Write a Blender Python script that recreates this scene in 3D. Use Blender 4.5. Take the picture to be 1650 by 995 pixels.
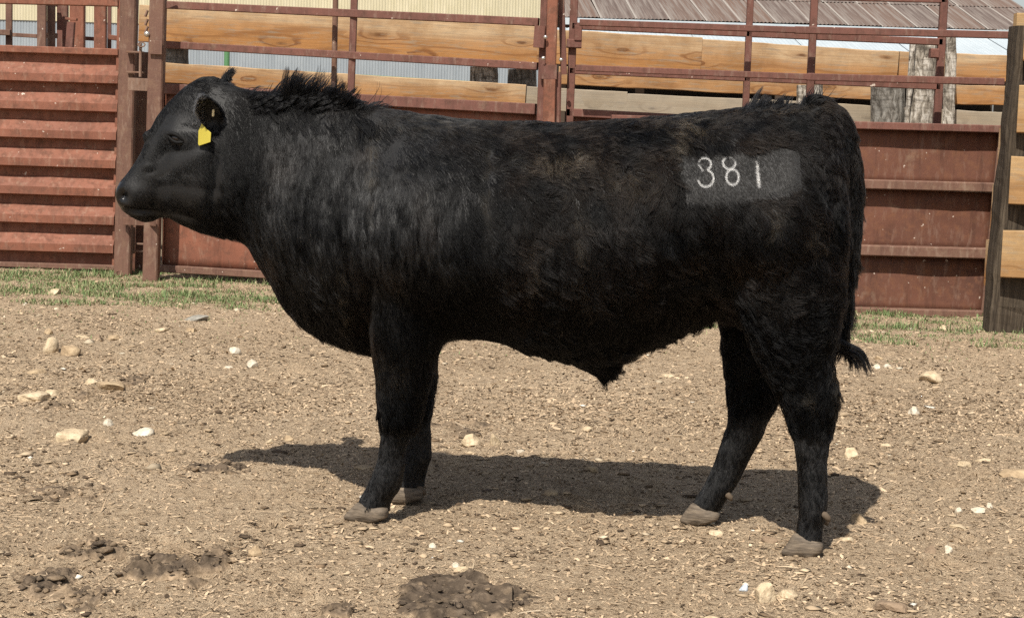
import bpy, bmesh, math, random
import numpy as np
from mathutils import Vector, Matrix
from mathutils.kdtree import KDTree

for o in list(bpy.data.objects):
    bpy.data.objects.remove(o)
SC = bpy.context.scene
COL = SC.collection
rng = np.random.default_rng(381)
random.seed(381)

# ------------------------------------------------------------------ camera
CAM_H, FOC, PITCH, ROLL = 1.31, 2900.0, math.radians(6.3), 0.030    # metres, focal length in photo pixels
cp, sp = math.cos(PITCH), math.sin(PITCH)
FWD = np.array([0, cp, -sp]); R0 = np.array([1.0, 0, 0]); U0 = np.array([0, sp, cp])
RIGHT = math.cos(ROLL) * R0 + math.sin(ROLL) * U0
UP = math.cos(ROLL) * U0 - math.sin(ROLL) * R0
EYE = np.array([0, 0, CAM_H])
cam = bpy.data.objects.new('camera', bpy.data.cameras.new('camera'))
COL.objects.link(cam)
cam.data.sensor_width = 36
cam.data.lens = FOC / 1650 * 36
cam.data.clip_start = 0.05
cam.data.clip_end = 3000
cam.matrix_world = Matrix(((RIGHT[0], UP[0], -FWD[0], EYE[0]), (RIGHT[1], UP[1], -FWD[1], EYE[1]),
                           (RIGHT[2], UP[2], -FWD[2], EYE[2]), (0, 0, 0, 1)))
SC.camera = cam

# ------------------------------------------------------------------ light
TOSUN = Vector((-0.24, -0.725, 1.0)).normalized()
w = bpy.data.worlds.new('World'); SC.world = w; w.use_nodes = True
nt = w.node_tree
sky = nt.nodes.new('ShaderNodeTexSky'); sky.sky_type = 'NISHITA'; sky.sun_disc = False
sky.sun_elevation = math.asin(TOSUN.z)
sky.sun_rotation = math.atan2(TOSUN.x, TOSUN.y)
sky.air_density = 1.0; sky.dust_density = 1.5
bg = nt.nodes['Background']; bg.inputs['Strength'].default_value = 0.085
hs = nt.nodes.new('ShaderNodeHueSaturation'); hs.inputs['Saturation'].default_value = 0.5      # thin bright cloud whitens the blue
nt.links.new(sky.outputs[0], hs.inputs['Color']); nt.links.new(hs.outputs[0], bg.inputs[0])
sun = bpy.data.objects.new('sun', bpy.data.lights.new('sun', 'SUN'))
COL.objects.link(sun)
sun.data.energy = 5.0; sun.data.angle = math.radians(0.53); sun.data.color = (1, 0.935, 0.835)
sun.rotation_euler = TOSUN.to_track_quat('Z', 'Y').to_euler()
sun.location = (-3, -8, 12)
SC.view_settings.view_transform = 'Standard'; SC.view_settings.look = 'None'
SC.view_settings.exposure = 0.38; SC.view_settings.gamma = 1.0
SC.render.engine = 'CYCLES'
SC.cycles.max_bounces = 8
SC.cycles.use_denoising = False

# ------------------------------------------------------------------ projection between photo pixels and the place
def ray(px, py):
    return FWD + (px - 825) / FOC * RIGHT - (py - 497.5) / FOC * UP
def at(px, py, Y):
    d = ray(px, py); return EYE + d * (Y / d[1])
def ground_at(px, py, z=0.0):
    d = ray(px, py); return EYE + d * ((z - CAM_H) / d[2])
def to_px(P):
    d = np.asarray(P, float) - EYE
    f = d @ FWD
    return 825 + FOC * (d @ RIGHT) / f, 497.5 - FOC * (d @ UP) / f

# ------------------------------------------------------------------ noise
_LAT = rng.random((3, 48, 48, 48))
def vnoise(P, scale, ch=0, seed=0.0):
    """smooth value noise in [-1, 1] of points (N, 3)"""
    q = np.asarray(P, float) / scale + 17.3 + seed * 7.77
    i = np.floor(q).astype(int); f = q - i; f = f * f * (3 - 2 * f)
    L = _LAT[ch]; out = 0
    for a in (0, 1):
        for b in (0, 1):
            for c in (0, 1):
                wgt = (f[:, 0] if a else 1 - f[:, 0]) * (f[:, 1] if b else 1 - f[:, 1]) * (f[:, 2] if c else 1 - f[:, 2])
                out = out + wgt * L[(i[:, 0] + a) % 48, (i[:, 1] + b) % 48, (i[:, 2] + c) % 48]
    return out * 2 - 1
def vnoise3(P, scale, seed=0.0):
    return np.stack([vnoise(P, scale, c, seed) for c in range(3)], 1)
def smooth(e0, e1, x):
    t = np.clip((x - e0) / (e1 - e0), 0, 1); return t * t * (3 - 2 * t)

# ------------------------------------------------------------------ object helpers
def link(o, parent=None):
    COL.objects.link(o)
    if parent is not None: o.parent = parent
    return o
def tag(o, label=None, cat=None, group=None, kind=None):
    if label: o['label'] = label
    if cat: o['category'] = cat
    if group: o['group'] = group
    if kind: o['kind'] = kind
    return o
def empty(name, loc=(0, 0, 0), rz=0.0):
    o = bpy.data.objects.new(name, None); COL.objects.link(o)
    o.empty_display_size = 0.1; o.location = loc; o.rotation_euler = (0, 0, rz)
    bpy.context.view_layer.update()
    return o
def mesh_obj(name, V, F, mat=None, parent=None, smooth_shade=False):
    me = bpy.data.meshes.new(name)
    me.from_pydata([tuple(map(float, v)) for v in V], [], [tuple(map(int, f)) for f in F])
    me.validate()
    if mat: me.materials.append(mat)
    if smooth_shade: me.shade_smooth()
    me.update()
    return link(bpy.data.objects.new(name, me), parent)
def fast_mesh(name, V, quads, mat, parent=None, smooth_shade=False):
    """numpy mesh of equal polygons (N, k)"""
    V = np.ascontiguousarray(V, np.float32); Q = np.ascontiguousarray(quads, np.int32)
    me = bpy.data.meshes.new(name)
    n, k = Q.shape
    me.vertices.add(len(V)); me.vertices.foreach_set('co', V.ravel())
    me.loops.add(n * k); me.loops.foreach_set('vertex_index', Q.ravel())
    me.polygons.add(n); me.polygons.foreach_set('loop_start', np.arange(0, n * k, k, dtype=np.int32))
    if smooth_shade: me.polygons.foreach_set('use_smooth', np.ones(n, bool))
    me.update(calc_edges=True)
    if mat: me.materials.append(mat)
    return link(bpy.data.objects.new(name, me), parent)
def point_attr(o, name, vals):
    vals = np.asarray(vals, np.float32)
    if vals.ndim == 1:
        a = o.data.attributes.new(name, 'FLOAT', 'POINT'); a.data.foreach_set('value', vals)
    else:
        c = np.ones((len(vals), 4), np.float32); c[:, :3] = vals[:, :3]
        a = o.data.attributes.new(name, 'FLOAT_COLOR', 'POINT'); a.data.foreach_set('color', c.ravel())

# ------------------------------------------------------------------ material helpers
def new_mat(name):
    m = bpy.data.materials.new(name); m.use_nodes = True
    return m, m.node_tree, m.node_tree.nodes['Principled BSDF']
class NB:
    """small node builder"""
    def __init__(s, nt): s.nt = nt
    def n(s, typ, **kw):
        nd = s.nt.nodes.new('ShaderNode' + typ)
        for k, v in kw.items(): setattr(nd, k, v)
        return nd
    def l(s, a, b): s.nt.links.new(a, b)
    def coord(s, scale=(1, 1, 1), rot=(0, 0, 0), loc=(0, 0, 0), out='Object'):
        tc = s.n('TexCoord'); mp = s.n('Mapping')
        mp.inputs['Scale'].default_value = scale; mp.inputs['Rotation'].default_value = rot; mp.inputs['Location'].default_value = loc
        s.l(tc.outputs[out], mp.inputs[0]); return mp.outputs[0]
    def world(s, scale=(1, 1, 1)):
        g = s.n('NewGeometry'); mp = s.n('Mapping'); mp.inputs['Scale'].default_value = scale
        s.l(g.outputs['Position'], mp.inputs[0]); return mp.outputs[0]
    def noise(s, vec, scale, detail=4, rough=0.55, dist=0.0, out='Fac'):
        nd = s.n('TexNoise'); nd.inputs['Scale'].default_value = scale; nd.inputs['Detail'].default_value = detail
        nd.inputs['Roughness'].default_value = rough; nd.inputs['Distortion'].default_value = dist
        if vec is not None: s.l(vec, nd.inputs['Vector'])
        return nd.outputs[out]
    def ramp(s, fac, stops, interp='LINEAR'):
        nd = s.n('ValToRGB'); nd.color_ramp.interpolation = interp
        els = nd.color_ramp.elements
        while len(els) > 1: els.remove(els[-1])
        els[0].position = stops[0][0]; els[0].color = col4(stops[0][1])
        for p, c in stops[1:]:
            e = els.new(p); e.color = col4(c)
        s.l(fac, nd.inputs[0]); return nd.outputs[0]
    def mix(s, fac, a, b, mode='MIX'):
        nd = s.n('Mix', data_type='RGBA', blend_type=mode)
        s._in(nd.inputs['Factor'], fac); s._in(nd.inputs['A'], a) if False else None
        s._in(nd.inputs[0], fac); s._in(nd.inputs[6], a); s._in(nd.inputs[7], b)
        return nd.outputs[2]
    def _in(s, sock, v):
        if hasattr(v, 'is_output') or isinstance(v, bpy.types.NodeSocket): s.l(v, sock)
        elif isinstance(v, (tuple, list)): sock.default_value = col4(v)
        else: sock.default_value = v
    def math(s, op, a, b=0.0, c=None):
        nd = s.n('Math', operation=op); s._in(nd.inputs[0], a); s._in(nd.inputs[1], b)
        if c is not None: s._in(nd.inputs[2], c)
        return nd.outputs[0]
    def bump(s, h, strength=0.5, dist=0.01, normal=None):
        nd = s.n('Bump'); nd.inputs['Strength'].default_value = strength; nd.inputs['Distance'].default_value = dist
        s.l(h, nd.inputs['Height'])
        if normal is not None: s.l(normal, nd.inputs['Normal'])
        return nd.outputs[0]
    def attr(s, name, out='Fac'):
        nd = s.n('Attribute', attribute_name=name); return nd.outputs[out]
    def objrand(s):
        return s.n('ObjectInfo').outputs['Random']
def col4(c):
    if isinstance(c, (int, float)): return (c, c, c, 1)
    return tuple(c) if len(c) == 4 else (*c, 1)
def srgb(r, g, b):
    f = lambda x: (x / 255 / 12.92) if x / 255 <= 0.04045 else ((x / 255 + 0.055) / 1.055) ** 2.4
    return (f(r), f(g), f(b))

# ------------------------------------------------------------------ shapes
lt = np.linspace(0, 2 * np.pi, 24, endpoint=False)
def loft(rings):
    """closed tube through rings of equal point counts; (V, F)"""
    V = np.concatenate(rings); m = len(rings[0]); F = []
    for i in range(len(rings) - 1):
        a, b = i * m, (i + 1) * m
        for j in range(m):
            k = (j + 1) % m
            F.append((a + j, a + k, b + k, b + j))
    V = np.vstack([V, rings[0].mean(0), rings[-1].mean(0)])
    c0, c1 = len(V) - 2, len(V) - 1; e = (len(rings) - 1) * m
    for j in range(m):
        k = (j + 1) % m
        F.append((c0, k, j)); F.append((c1, e + j, e + k))
    return V, F
def spow(v, e): return np.sign(v) * np.abs(v) ** e

def ellipsoid(c, r, rot=0.0, n=20):
    a = np.linspace(0, np.pi, n)[1:-1]; rings = []
    for t in a:
        p = np.stack([r[0] * np.sin(t) * np.cos(lt), r[1] * np.sin(t) * np.sin(lt), np.full_like(lt, r[2] * np.cos(t))], 1)
        cr, sr = math.cos(rot), math.sin(rot)
        p = np.stack([p[:, 0] * cr + p[:, 2] * sr, p[:, 1], -p[:, 0] * sr + p[:, 2] * cr], 1)
        rings.append(p + c)
    return loft(rings[::-1])
def tube(P, R, n=14):
    P = np.asarray(P); rings = []
    for i in range(len(P)):
        d = P[min(i + 1, len(P) - 1)] - P[max(i - 1, 0)]; d = d / np.linalg.norm(d)
        u = np.cross(d, [0, 1, 0]); u /= np.linalg.norm(u); v = np.cross(d, u)
        a = np.linspace(0, 2 * np.pi, n, endpoint=False)
        rings.append(P[i] + R[i] * (np.outer(np.cos(a), u) + np.outer(np.sin(a), v)))
    return loft(rings)
def simple_mat(name, color, rough=.6, spec=.4, bump=None):
    m, t, b = new_mat(name); n = NB(t)
    b.inputs['Base Color'].default_value = col4(color); b.inputs['Roughness'].default_value = rough; b.inputs['Specular IOR Level'].default_value = spec
    if bump: n.l(n.bump(n.noise(n.coord(), bump[0], 4), bump[1], bump[2]), b.inputs['Normal'])
    return m

# ================================================================== GROUND
HOOFS = [(rng.uniform(-1, 1) * (.3 * y_ + .2), y_, rng.uniform(0, 6.3), rng.uniform(.8, 1.3)) for y_ in 3.9 + 7.5 * rng.random(95) ** 1.4]
def H(x, y):
    """height of the trampled dirt"""
    P = np.stack([x, y, np.zeros_like(x)], 1); Q = np.stack([x * .8 + y * .6, y * .8 - x * .6, np.ones_like(x)], 1)
    h = vnoise(P, 1.7, 0) * .014 + vnoise(Q, .55, 1) * .010 + vnoise(P, .21, 2) * .007
    n1 = vnoise(Q, .085, 0); n2 = vnoise(P, .037, 1); n3 = vnoise(Q, .017, 2)
    for (hx, hy, ha, hs_) in HOOFS:
        k = np.nonzero((np.abs(x - hx) < .2) & (np.abs(y - hy) < .2))[0]
        if len(k):
            dx, dy = x[k] - hx, y[k] - hy; a_ = dx * math.cos(ha) + dy * math.sin(ha); b_ = -dx * math.sin(ha) + dy * math.cos(ha)
            q = (a_ / (.065 * hs_)) ** 2 + (b_ / (.05 * hs_)) ** 2; cl = 1 - .6 * np.exp(-(b_ / .012) ** 2) * (a_ > -.02)
            h[k] += -.020 * np.exp(-q ** 2) * cl + .009 * np.exp(-((np.sqrt(q) - 1.35) / .3) ** 2)
    rough = .7 + .4 * smooth(-.4, .5, vnoise(Q, .8, 2))
    n4 = vnoise(P, .058, 2)
    h += (-np.abs(n1) * .013 - np.abs(n4) * .008 + n2 * .006 + n3 * .003) * rough
    return h
def axis(segs):
    out = [segs[0][0]]
    for a, b, s in segs: out += list(np.linspace(a, b, max(1, int(round((b - a) / s))) + 1)[1:])
    return np.array(out)
gx = axis([(-1500, -400, 300), (-400, -100, 75), (-100, -30, 20), (-30, -8, 4), (-8, -4.2, .25), (-4.2, -2.3, .022), (-2.3, 2.3, .0085), (2.3, 4.2, .022), (4.2, 8, .25), (8, 30, 4), (30, 100, 20), (100, 400, 75), (400, 1500, 300)])
gy = axis([(-200, -40, 40), (-40, -5, 5), (-5, 3.2, .4), (3.2, 3.9, .04), (3.9, 6.5, .0085), (6.5, 9, .013), (9, 13.8, .024), (13.8, 16, .15), (16, 40, 2), (40, 120, 20), (120, 400, 70), (400, 2500, 300)])
GX, GY = np.meshgrid(gx, gy)
fx, fy = GX.ravel(), GY.ravel()
fade = smooth(8, 6.2, np.abs(fx)) * smooth(2.5, 3.6, fy) * smooth(16, 13.5, fy)
hh = np.zeros(len(fx)); k = fade > 0
hh[k] = H(fx[k], fy[k]) * fade[k]
nx_, ny_ = len(gx), len(gy)
idx = np.arange(nx_ * ny_).reshape(ny_, nx_)
quads = np.stack([idx[:-1, :-1].ravel(), idx[:-1, 1:].ravel(), idx[1:, 1:].ravel(), idx[1:, :-1].ravel()], 1)
m, t_, b_ = new_mat('trampled_dirt'); nb = NB(t_)
p = nb.world()
big = nb.noise(p, .9, 4, .6); mid = nb.noise(p, 7, 5, .65); fine = nb.noise(p, 60, 4, .7); grit = nb.noise(p, 240, 2, .7)
c1 = nb.ramp(big, [(.34, (.33, .238, .155)), (.48, (.50, .375, .25)), (.66, (.60, .465, .325))])
c2 = nb.ramp(mid, [(.32, (.15, .102, .062)), (.42, (.44, .325, .215)), (.62, (.61, .475, .33))])
c = nb.mix(.45, c1, c2)
c3 = nb.ramp(fine, [(.36, (.08, .053, .032)), (.42, (.36, .26, .165)), (.55, (.54, .41, .27)), (.68, (.66, .54, .385))])
c = nb.mix(.5, c, c3)
nb.l(c, b_.inputs['Base Color']); b_.inputs['Roughness'].default_value = .95; b_.inputs['Specular IOR Level'].default_value = .15
bb = nb.bump(mid, .5, .03); bb = nb.bump(fine, 1.0, .016, bb); bb = nb.bump(grit, .7, .005, bb); nb.l(bb, b_.inputs['Normal'])
ground = fast_mesh('ground', np.stack([fx, fy, hh], 1), quads, m, None, True)
tag(ground, kind='structure')

# loose straw, bark and dung crumbs trodden into the dirt
m, t_, b_ = new_mat('litter'); nb = NB(t_)
nb.l(nb.attr('tint', 'Color'), b_.inputs['Base Color']); b_.inputs['Roughness'].default_value = .9; b_.inputs['Specular IOR Level'].default_value = .15
M_LITTER = m
PAL = np.array([(.47, .355, .237), (.42, .312, .205), (.33, .24, .155), (.18, .126, .08), (.08, .056, .037), (.52, .41, .28), (.58, .48, .35)])
def chips(name, n, region, Lr, Wr, pal_p, curl, zoff=.002, tilt=.35, power=1.0):
    x0, x1, y0, y1 = region
    X = rng.uniform(0, 1, n); Yv = y0 + (y1 - y0) * rng.random(n) ** power
    half = .45 * Yv + .4
    X = (X * 2 - 1) * np.minimum(half, x1)
    # uneven: denser drifts
    keep = rng.random(n) < np.clip(.72 + .5 * vnoise(np.stack([X, Yv, X * 0], 1), .35, 0, 3.0), .3, 1)
    X, Yv = X[keep], Yv[keep]; n = len(X)
    z = H(X, Yv) + zoff
    L = rng.uniform(*Lr, n) * np.exp(rng.normal(0, .35, n)); W = rng.uniform(*Wr, n) * np.exp(rng.normal(0, .3, n))
    a = rng.uniform(0, np.pi, n); ti = rng.normal(0, tilt, n); tr = rng.normal(0, tilt * 1.2, n)
    d = np.stack([np.cos(a) * np.cos(ti), np.sin(a) * np.cos(ti), np.sin(ti)], 1)
    s = np.stack([-np.sin(a), np.cos(a), np.zeros(n)], 1) ; s = s * np.cos(tr)[:, None] + np.array([0, 0, 1.0]) * np.sin(tr)[:, None]
    c = np.stack([X, Yv, z + .25 * np.abs(np.sin(ti)) * L + .3 * np.abs(np.sin(tr)) * W], 1)
    up = np.array([0, 0, 1.0])
    cu = (rng.normal(0, curl, n) * L)[:, None]
    V = []
    for t in (-.5, 0, .5):
        bend = cu * (.25 - t * t)
        wv = W * (1 - rng.uniform(0, .7, n) * (t != 0)); sk = rng.normal(0, .15, n) * L
        for q in (-.5, .5):
            V.append(c + d * ((t * L + q * sk * (t != 0))[:, None]) + s * (q * wv)[:, None] + up * bend)
    V = np.stack(V, 1).reshape(-1, 3)
    b = np.arange(n)[:, None] * 6
    Q = np.concatenate([b + np.array([[0, 1, 3, 2]]), b + np.array([[2, 3, 5, 4]])])
    o = fast_mesh(name, V, Q, M_LITTER)
    pal = PAL[rng.choice(len(PAL), n, p=np.array(pal_p) / sum(pal_p))] * rng.uniform(.75, 1.2, (n, 1))
    point_attr(o, 'tint', np.repeat(pal, 6, 0))
    tag(o, kind='stuff'); return o
chips('straw_litter', 110000, (-5.2, 5.2, 3.7, 8.5), (.005, .016), (.003, .008), (5, 5, 3.6, 2.2, 1.2, .45, .06), .4, .001, .24, .9)
chips('straw_litter', 80000, (-6.2, 6.2, 7.5, 13.4), (.008, .025), (.004, .011), (5, 5, 3.6, 2.3, 1.2, .5, .08), .4, .001, .22, 1.1)
chips('straw_litter', 6500, (-6, 6, 3.7, 13.3), (.03, .075), (.002, .0045), (3, 3, 1.5, .4, .1, 1.2, .2), .2, .003, .12)

# crumbs: small clods with real body
def clods(name, n, region, Sr, cols, flat=.6):
    x0, x1, y0, y1 = region
    Yv = rng.uniform(y0, y1, n); X = rng.uniform(-1, 1, n) * np.minimum(.33 * Yv + .25, x1)
    keep = rng.random(n) < np.clip(.4 + 1.1 * vnoise(np.stack([X, Yv, X * 0], 1), .5, 1, 4.0), .05, 1)
    X, Yv = X[keep], Yv[keep]; n = len(X)
    S = rng.uniform(*Sr, n) * np.exp(rng.normal(0, .4, n))
    ico = np.array([(1, 0, 0), (-1, 0, 0), (0, 1, 0), (0, -1, 0), (0, 0, 1), (0, 0, -1), (.65, .6, .5), (-.6, .55, .65), (-.55, -.65, .4), (.6, -.6, .7)])
    tris = [(4, 6, 7), (4, 7, 8), (4, 8, 9), (4, 9, 6), (6, 0, 2), (6, 2, 7), (7, 2, 1), (7, 1, 8), (8, 1, 3), (8, 3, 9), (9, 3, 0), (9, 0, 6), (0, 5, 2), (2, 5, 1), (1, 5, 3), (3, 5, 0)]
    V = ico[None] * (1 + rng.normal(0, .32, (n, 10, 1))) * (S[:, None, None] * np.stack([rng.uniform(.7, 1.6, n), rng.uniform(.7, 1.3, n), rng.uniform(.35, .9, n) * flat * 1.4], 1)[:, None, :])
    a = rng.uniform(0, 6.28, n); ca, sa = np.cos(a)[:, None], np.sin(a)[:, None]
    V = np.stack([V[..., 0] * ca - V[..., 1] * sa, V[..., 0] * sa + V[..., 1] * ca, V[..., 2]], -1)
    V += np.stack([X, Yv, H(X, Yv) + S * .12], 1)[:, None, :]
    Q = (np.arange(n)[:, None, None] * 10 + np.array(tris)[None]).reshape(-1, 3)
    o = fast_mesh(name, V.reshape(-1, 3), Q, M_LITTER)
    c = np.array(cols)[rng.integers(0, len(cols), n)] * rng.uniform(.75, 1.2, (n, 1))
    point_attr(o, 'tint', np.repeat(c, 10, 0)); tag(o, kind='stuff'); return o
clods('dirt_crumbs', 26000, (-4.4, 4.4, 3.8, 11), (.004, .009), [(.42, .318, .21), (.35, .262, .17), (.18, .127, .08), (.46, .355, .238), (.085, .06, .04)], .32)
clods('gravel', 420, (-4.4, 4.4, 3.8, 12.8), (.006, .013), [(.55, .49, .38), (.48, .40, .29), (.62, .58, .50), (.38, .31, .22)])

# ================================================================== STEEL
def paint_mat(name, base, dark, rust, scuff):
    m, t, b = new_mat(name); n = NB(t)
    p = n.world()
    f1 = n.noise(p, 2.2, 5, .6); f2 = n.noise(p, 16, 5, .7); f3 = n.noise(n.world((1, 1, .25)), 30, 4, .6)
    c = n.ramp(f1, [(.3, dark), (.55, base), (.75, tuple(x * 1.12 for x in base))])
    c = n.mix(n.ramp(f2, [(.48, 0), (.64, .85)]), c, rust)
    dr = n.noise(n.world((1, 1, .12)), 14, 4, .7); c = n.mix(n.ramp(dr, [(.52, 0), (.70, .55)]), c, tuple(x * .55 for x in dark))
    mud = n.noise(p, 5, 5, .7); c = n.mix(n.ramp(mud, [(.60, 0), (.72, .35)]), c, (.27, .20, .14))
    c = n.mix(n.ramp(f3, [(.55, 0), (.70, .6)]), c, scuff)
    sp = n.noise(p, 26, 2, .5)
    c = n.mix(n.ramp(sp, [(.73, 0), (.75, .8)]), c, (.55, .47, .40))
    n.l(c, b.inputs['Base Color'])
    n.l(n.ramp(f2, [(.3, .55), (.7, .85)]), b.inputs['Roughness']); b.inputs['Specular IOR Level'].default_value = .3
    n.l(n.bump(n.noise(p, 40, 4, .6), .35, .004), b.inputs['Normal'])
    return m
M_RED = paint_mat('barn_red_paint', (.215, .083, .050), (.155, .061, .038), (.125, .056, .036), (.25, .145, .10))
M_BROWN = paint_mat('faded_brown_paint', (.125, .053, .034), (.085, .038, .026), (.155, .068, .038), (.19, .115, .085))
M_RAIL = paint_mat('red_oxide_steel', (.148, .064, .048), (.118, .052, .041), (.10, .048, .035), (.20, .13, .10))
M_RUSTY = paint_mat('worn_brown_steel', (.15, .080, .057), (.115, .060, .043), (.17, .10, .068), (.25, .175, .13))
M_PLATE = paint_mat('bare_rusty_plate', (.20, .125, .09), (.15, .09, .065), (.16, .085, .055), (.30, .23, .18))
M_CHROME = simple_mat('worn_bolt', (.55, .52, .48), .3, .5); M_CHROME.node_tree.nodes['Principled BSDF'].inputs['Metallic'].default_value = .8

def put(o, M, parent):
    """give o the world matrix M under parent"""
    if parent is not None:
        o.parent = parent; o.matrix_parent_inverse = parent.matrix_world.inverted()
    o.matrix_basis = M
def frame_from(p1, p2, up=(0, 0, 1)):
    p1, p2 = np.asarray(p1, float), np.asarray(p2, float)
    d = p2 - p1; L = np.linalg.norm(d); d = d / L
    upv = np.asarray(up, float); s = np.cross(upv, d); s /= np.linalg.norm(s); u_ = np.cross(d, s)
    M = Matrix(((d[0], s[0], u_[0], p1[0]), (d[1], s[1], u_[1], p1[1]), (d[2], s[2], u_[2], p1[2]), (0, 0, 0, 1)))
    return M, L
def section(kind, w, h):
    """outline in (side, up)"""
    if kind == 'box':
        c = min(w, h) * .10; a, b = w / 2, h / 2
        return [(-a + c, -b), (a - c, -b), (a, -b + c), (a, b - c), (a - c, b), (-a + c, b), (-a, b - c), (-a, -b + c)]
    return [(w / 2 * math.cos(t), h / 2 * math.sin(t)) for t in np.linspace(0, 2 * math.pi, 14, endpoint=False)]
def bar(name, p1, p2, w, h, mat, parent, up=(0, 0, 1), kind='box', seg=1, rough=0.0, label=None):
    """a straight member from p1 to p2; w across, h along 'up'; rough: unevenness of a wooden one"""
    M, L = frame_from(p1, p2, up)
    S = np.array(section(kind, w, h)); rings = []
    so = random.random() * 100
    for t in np.linspace(0, 1, seg + 1):
        q = S.copy()
        if rough:
            P3 = np.stack([np.full(len(q), t * L + so), q[:, 0] * 3, q[:, 1] * 3], 1)
            q = q + np.stack([vnoise(P3, .22, 0), vnoise(P3, .22, 1)], 1) * rough + np.stack([vnoise(P3, .05, 1), vnoise(P3, .05, 2)], 1) * rough * .35
        rings.append(np.stack([np.full(len(q), t * L), q[:, 0], q[:, 1]], 1))
    m_ = len(S); V_ = np.concatenate(rings); F_ = []
    for i in range(seg):
        for j in range(m_):
            k_ = (j + 1) % m_; F_.append((i * m_ + j, (i + 1) * m_ + j, (i + 1) * m_ + k_, i * m_ + k_))
    F_.append(tuple(range(m_))); F_.append(tuple(range(seg * m_, (seg + 1) * m_))[::-1])
    F_ = [f[::-1] for f in F_]
    o = mesh_obj(name, V_, F_, mat)
    put(o, M, parent)
    if label: o['label'] = label
    return o
def face_up(P):                       # 'up' for a vertical member of a fence facing the viewer: across = fence direction
    return (0, -1, 0)
def mean(a, b): return (np.asarray(a) + np.asarray(b)) / 2
def down(P, z=-.06):
    P = np.array(P, float); return np.array([P[0], P[1], z])

# ---- left: corrugated gate between the chute and the latch posts
YA = 13.6
g = empty('corrugated_gate', tuple(down(at(95, 433, YA), 0)))
tag(g, 'red corrugated steel gate with open bars along its top, left of the twin latch posts', 'gate')
SC_A = YA / FOC
def railA(px0, py0, px1, py1, hpx, name='rail', mat=M_RED, Y=YA, w=.06, par=g, Y1=None):
    return bar(name, at(px0, py0, Y), at(px1, py1, Y1 if Y1 else Y), w, hpx * ((Y + (Y1 or Y)) / 2) / FOC, mat, par)
railA(-220, -5, 191, 5, 12)
railA(-220, 71.5, 191, 84.5, 11)
railA(-220, 418, 186, 431, 8, mat=M_RUSTY)
bar('stile', at(196, -40, YA), down(at(186, 432, YA), .02), .05, .03, M_RED, g, (0, 1, 0))
bar('stile', at(-222, -60, YA), down(at(-228, 420, YA), .02), .05, .05, M_RED, g, (0, 1, 0))
# the sheet: a bent profile swept sideways (drop below the rail in photo pixels, depth)
prof = [(84.5, .0)]
y = 104.0
while y < 395:
    prof += [(y - 2, .0), (y + 15.5, .072), (y + 27, .075), (y + 30, .0)]
    y += 45.4
prof += [(424, .0)]
Vv = []; xs_ = np.linspace(-216, 193, 28)
for i, px in enumerate(xs_):
    dent = vnoise(np.array([[px * .02, q[0] * .03, 2.0] for q in prof]), 1.0) * .011 + vnoise(np.array([[px * .09, q[0] * .06, 7.0] for q in prof]), 1.0) * .003
    for (yy, dp), dn_ in zip(prof, dent):
        Pp = at(px - (yy - 84) * .027, yy + (px - 95) * .032, YA); Vv.append(Pp + np.array([0, .03 - dp + dn_, 0]))
k_ = len(prof); Ff = [(i * k_ + j, (i + 1) * k_ + j, (i + 1) * k_ + j + 1, i * k_ + j + 1) for i in range(len(xs_) - 1) for j in range(k_ - 1)]
o = mesh_obj('corrugated_sheet', Vv, Ff, M_RED); put(o, Matrix(), g)
sm = o.modifiers.new('s', 'SOLIDIFY'); sm.thickness = .004; sm.offset = -1

# ---- cattle chute seen above it: upright steel posts and bars
ch = empty('cattle_chute', tuple(down(at(95, 400, 15.2), 0)))
tag(ch, 'brown steel cattle chute of close upright posts behind the corrugated gate', 'cattle chute')
YC = 15.2
for (x0, x1, dY, mt) in ((9, 19, .2, M_RUSTY), (60, 74, 0, M_RUSTY), (76, 88, .15, M_RUSTY), (92, 109, .4, M_RAIL), (113, 136, .05, M_RED), (152, 171, 0, M_RED), (173, 179, .5, M_RAIL), (-40, -20, 0, M_RUSTY)):
    Y = YC + dY; cx = (x0 + x1) / 2; wd = (x1 - x0) * Y / FOC
    bar('post', at(cx + .8, -30, Y), down(at(cx, 200, Y), 0), wd, wd * .6, mt, ch, (0, 1, 0))
for (xa, ya, xb, yb, h, Y, mt) in ((-60, 50, 17, 53, 9, 15.35, M_RUSTY), (17, 56, 60, 58.5, 6, 16.2, M_RUSTY), (76, 57, 92, 58, 8, 15.45, M_RUSTY), (76, 8, 92, 9, 4, 15.5, M_RUSTY), (106, 30, 124, 32, 4, 15.0, M_RED), (137, 62, 152, 63, 6, 15.5, M_RAIL), (176, 60, 190, 62, 8, 15.6, M_RED), (-60, -14, 196, -6, 10, 15.4, M_RUSTY)):
    bar('bar', at(xa, ya, Y), at(xb, yb, Y), .05, h * Y / FOC, mt, ch)
bar('latch_box', at(115, 36, 15.0), at(112, 76, 15.0), 12 * 15 / FOC, .05, M_RAIL, ch, (0, 1, 0))

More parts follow.
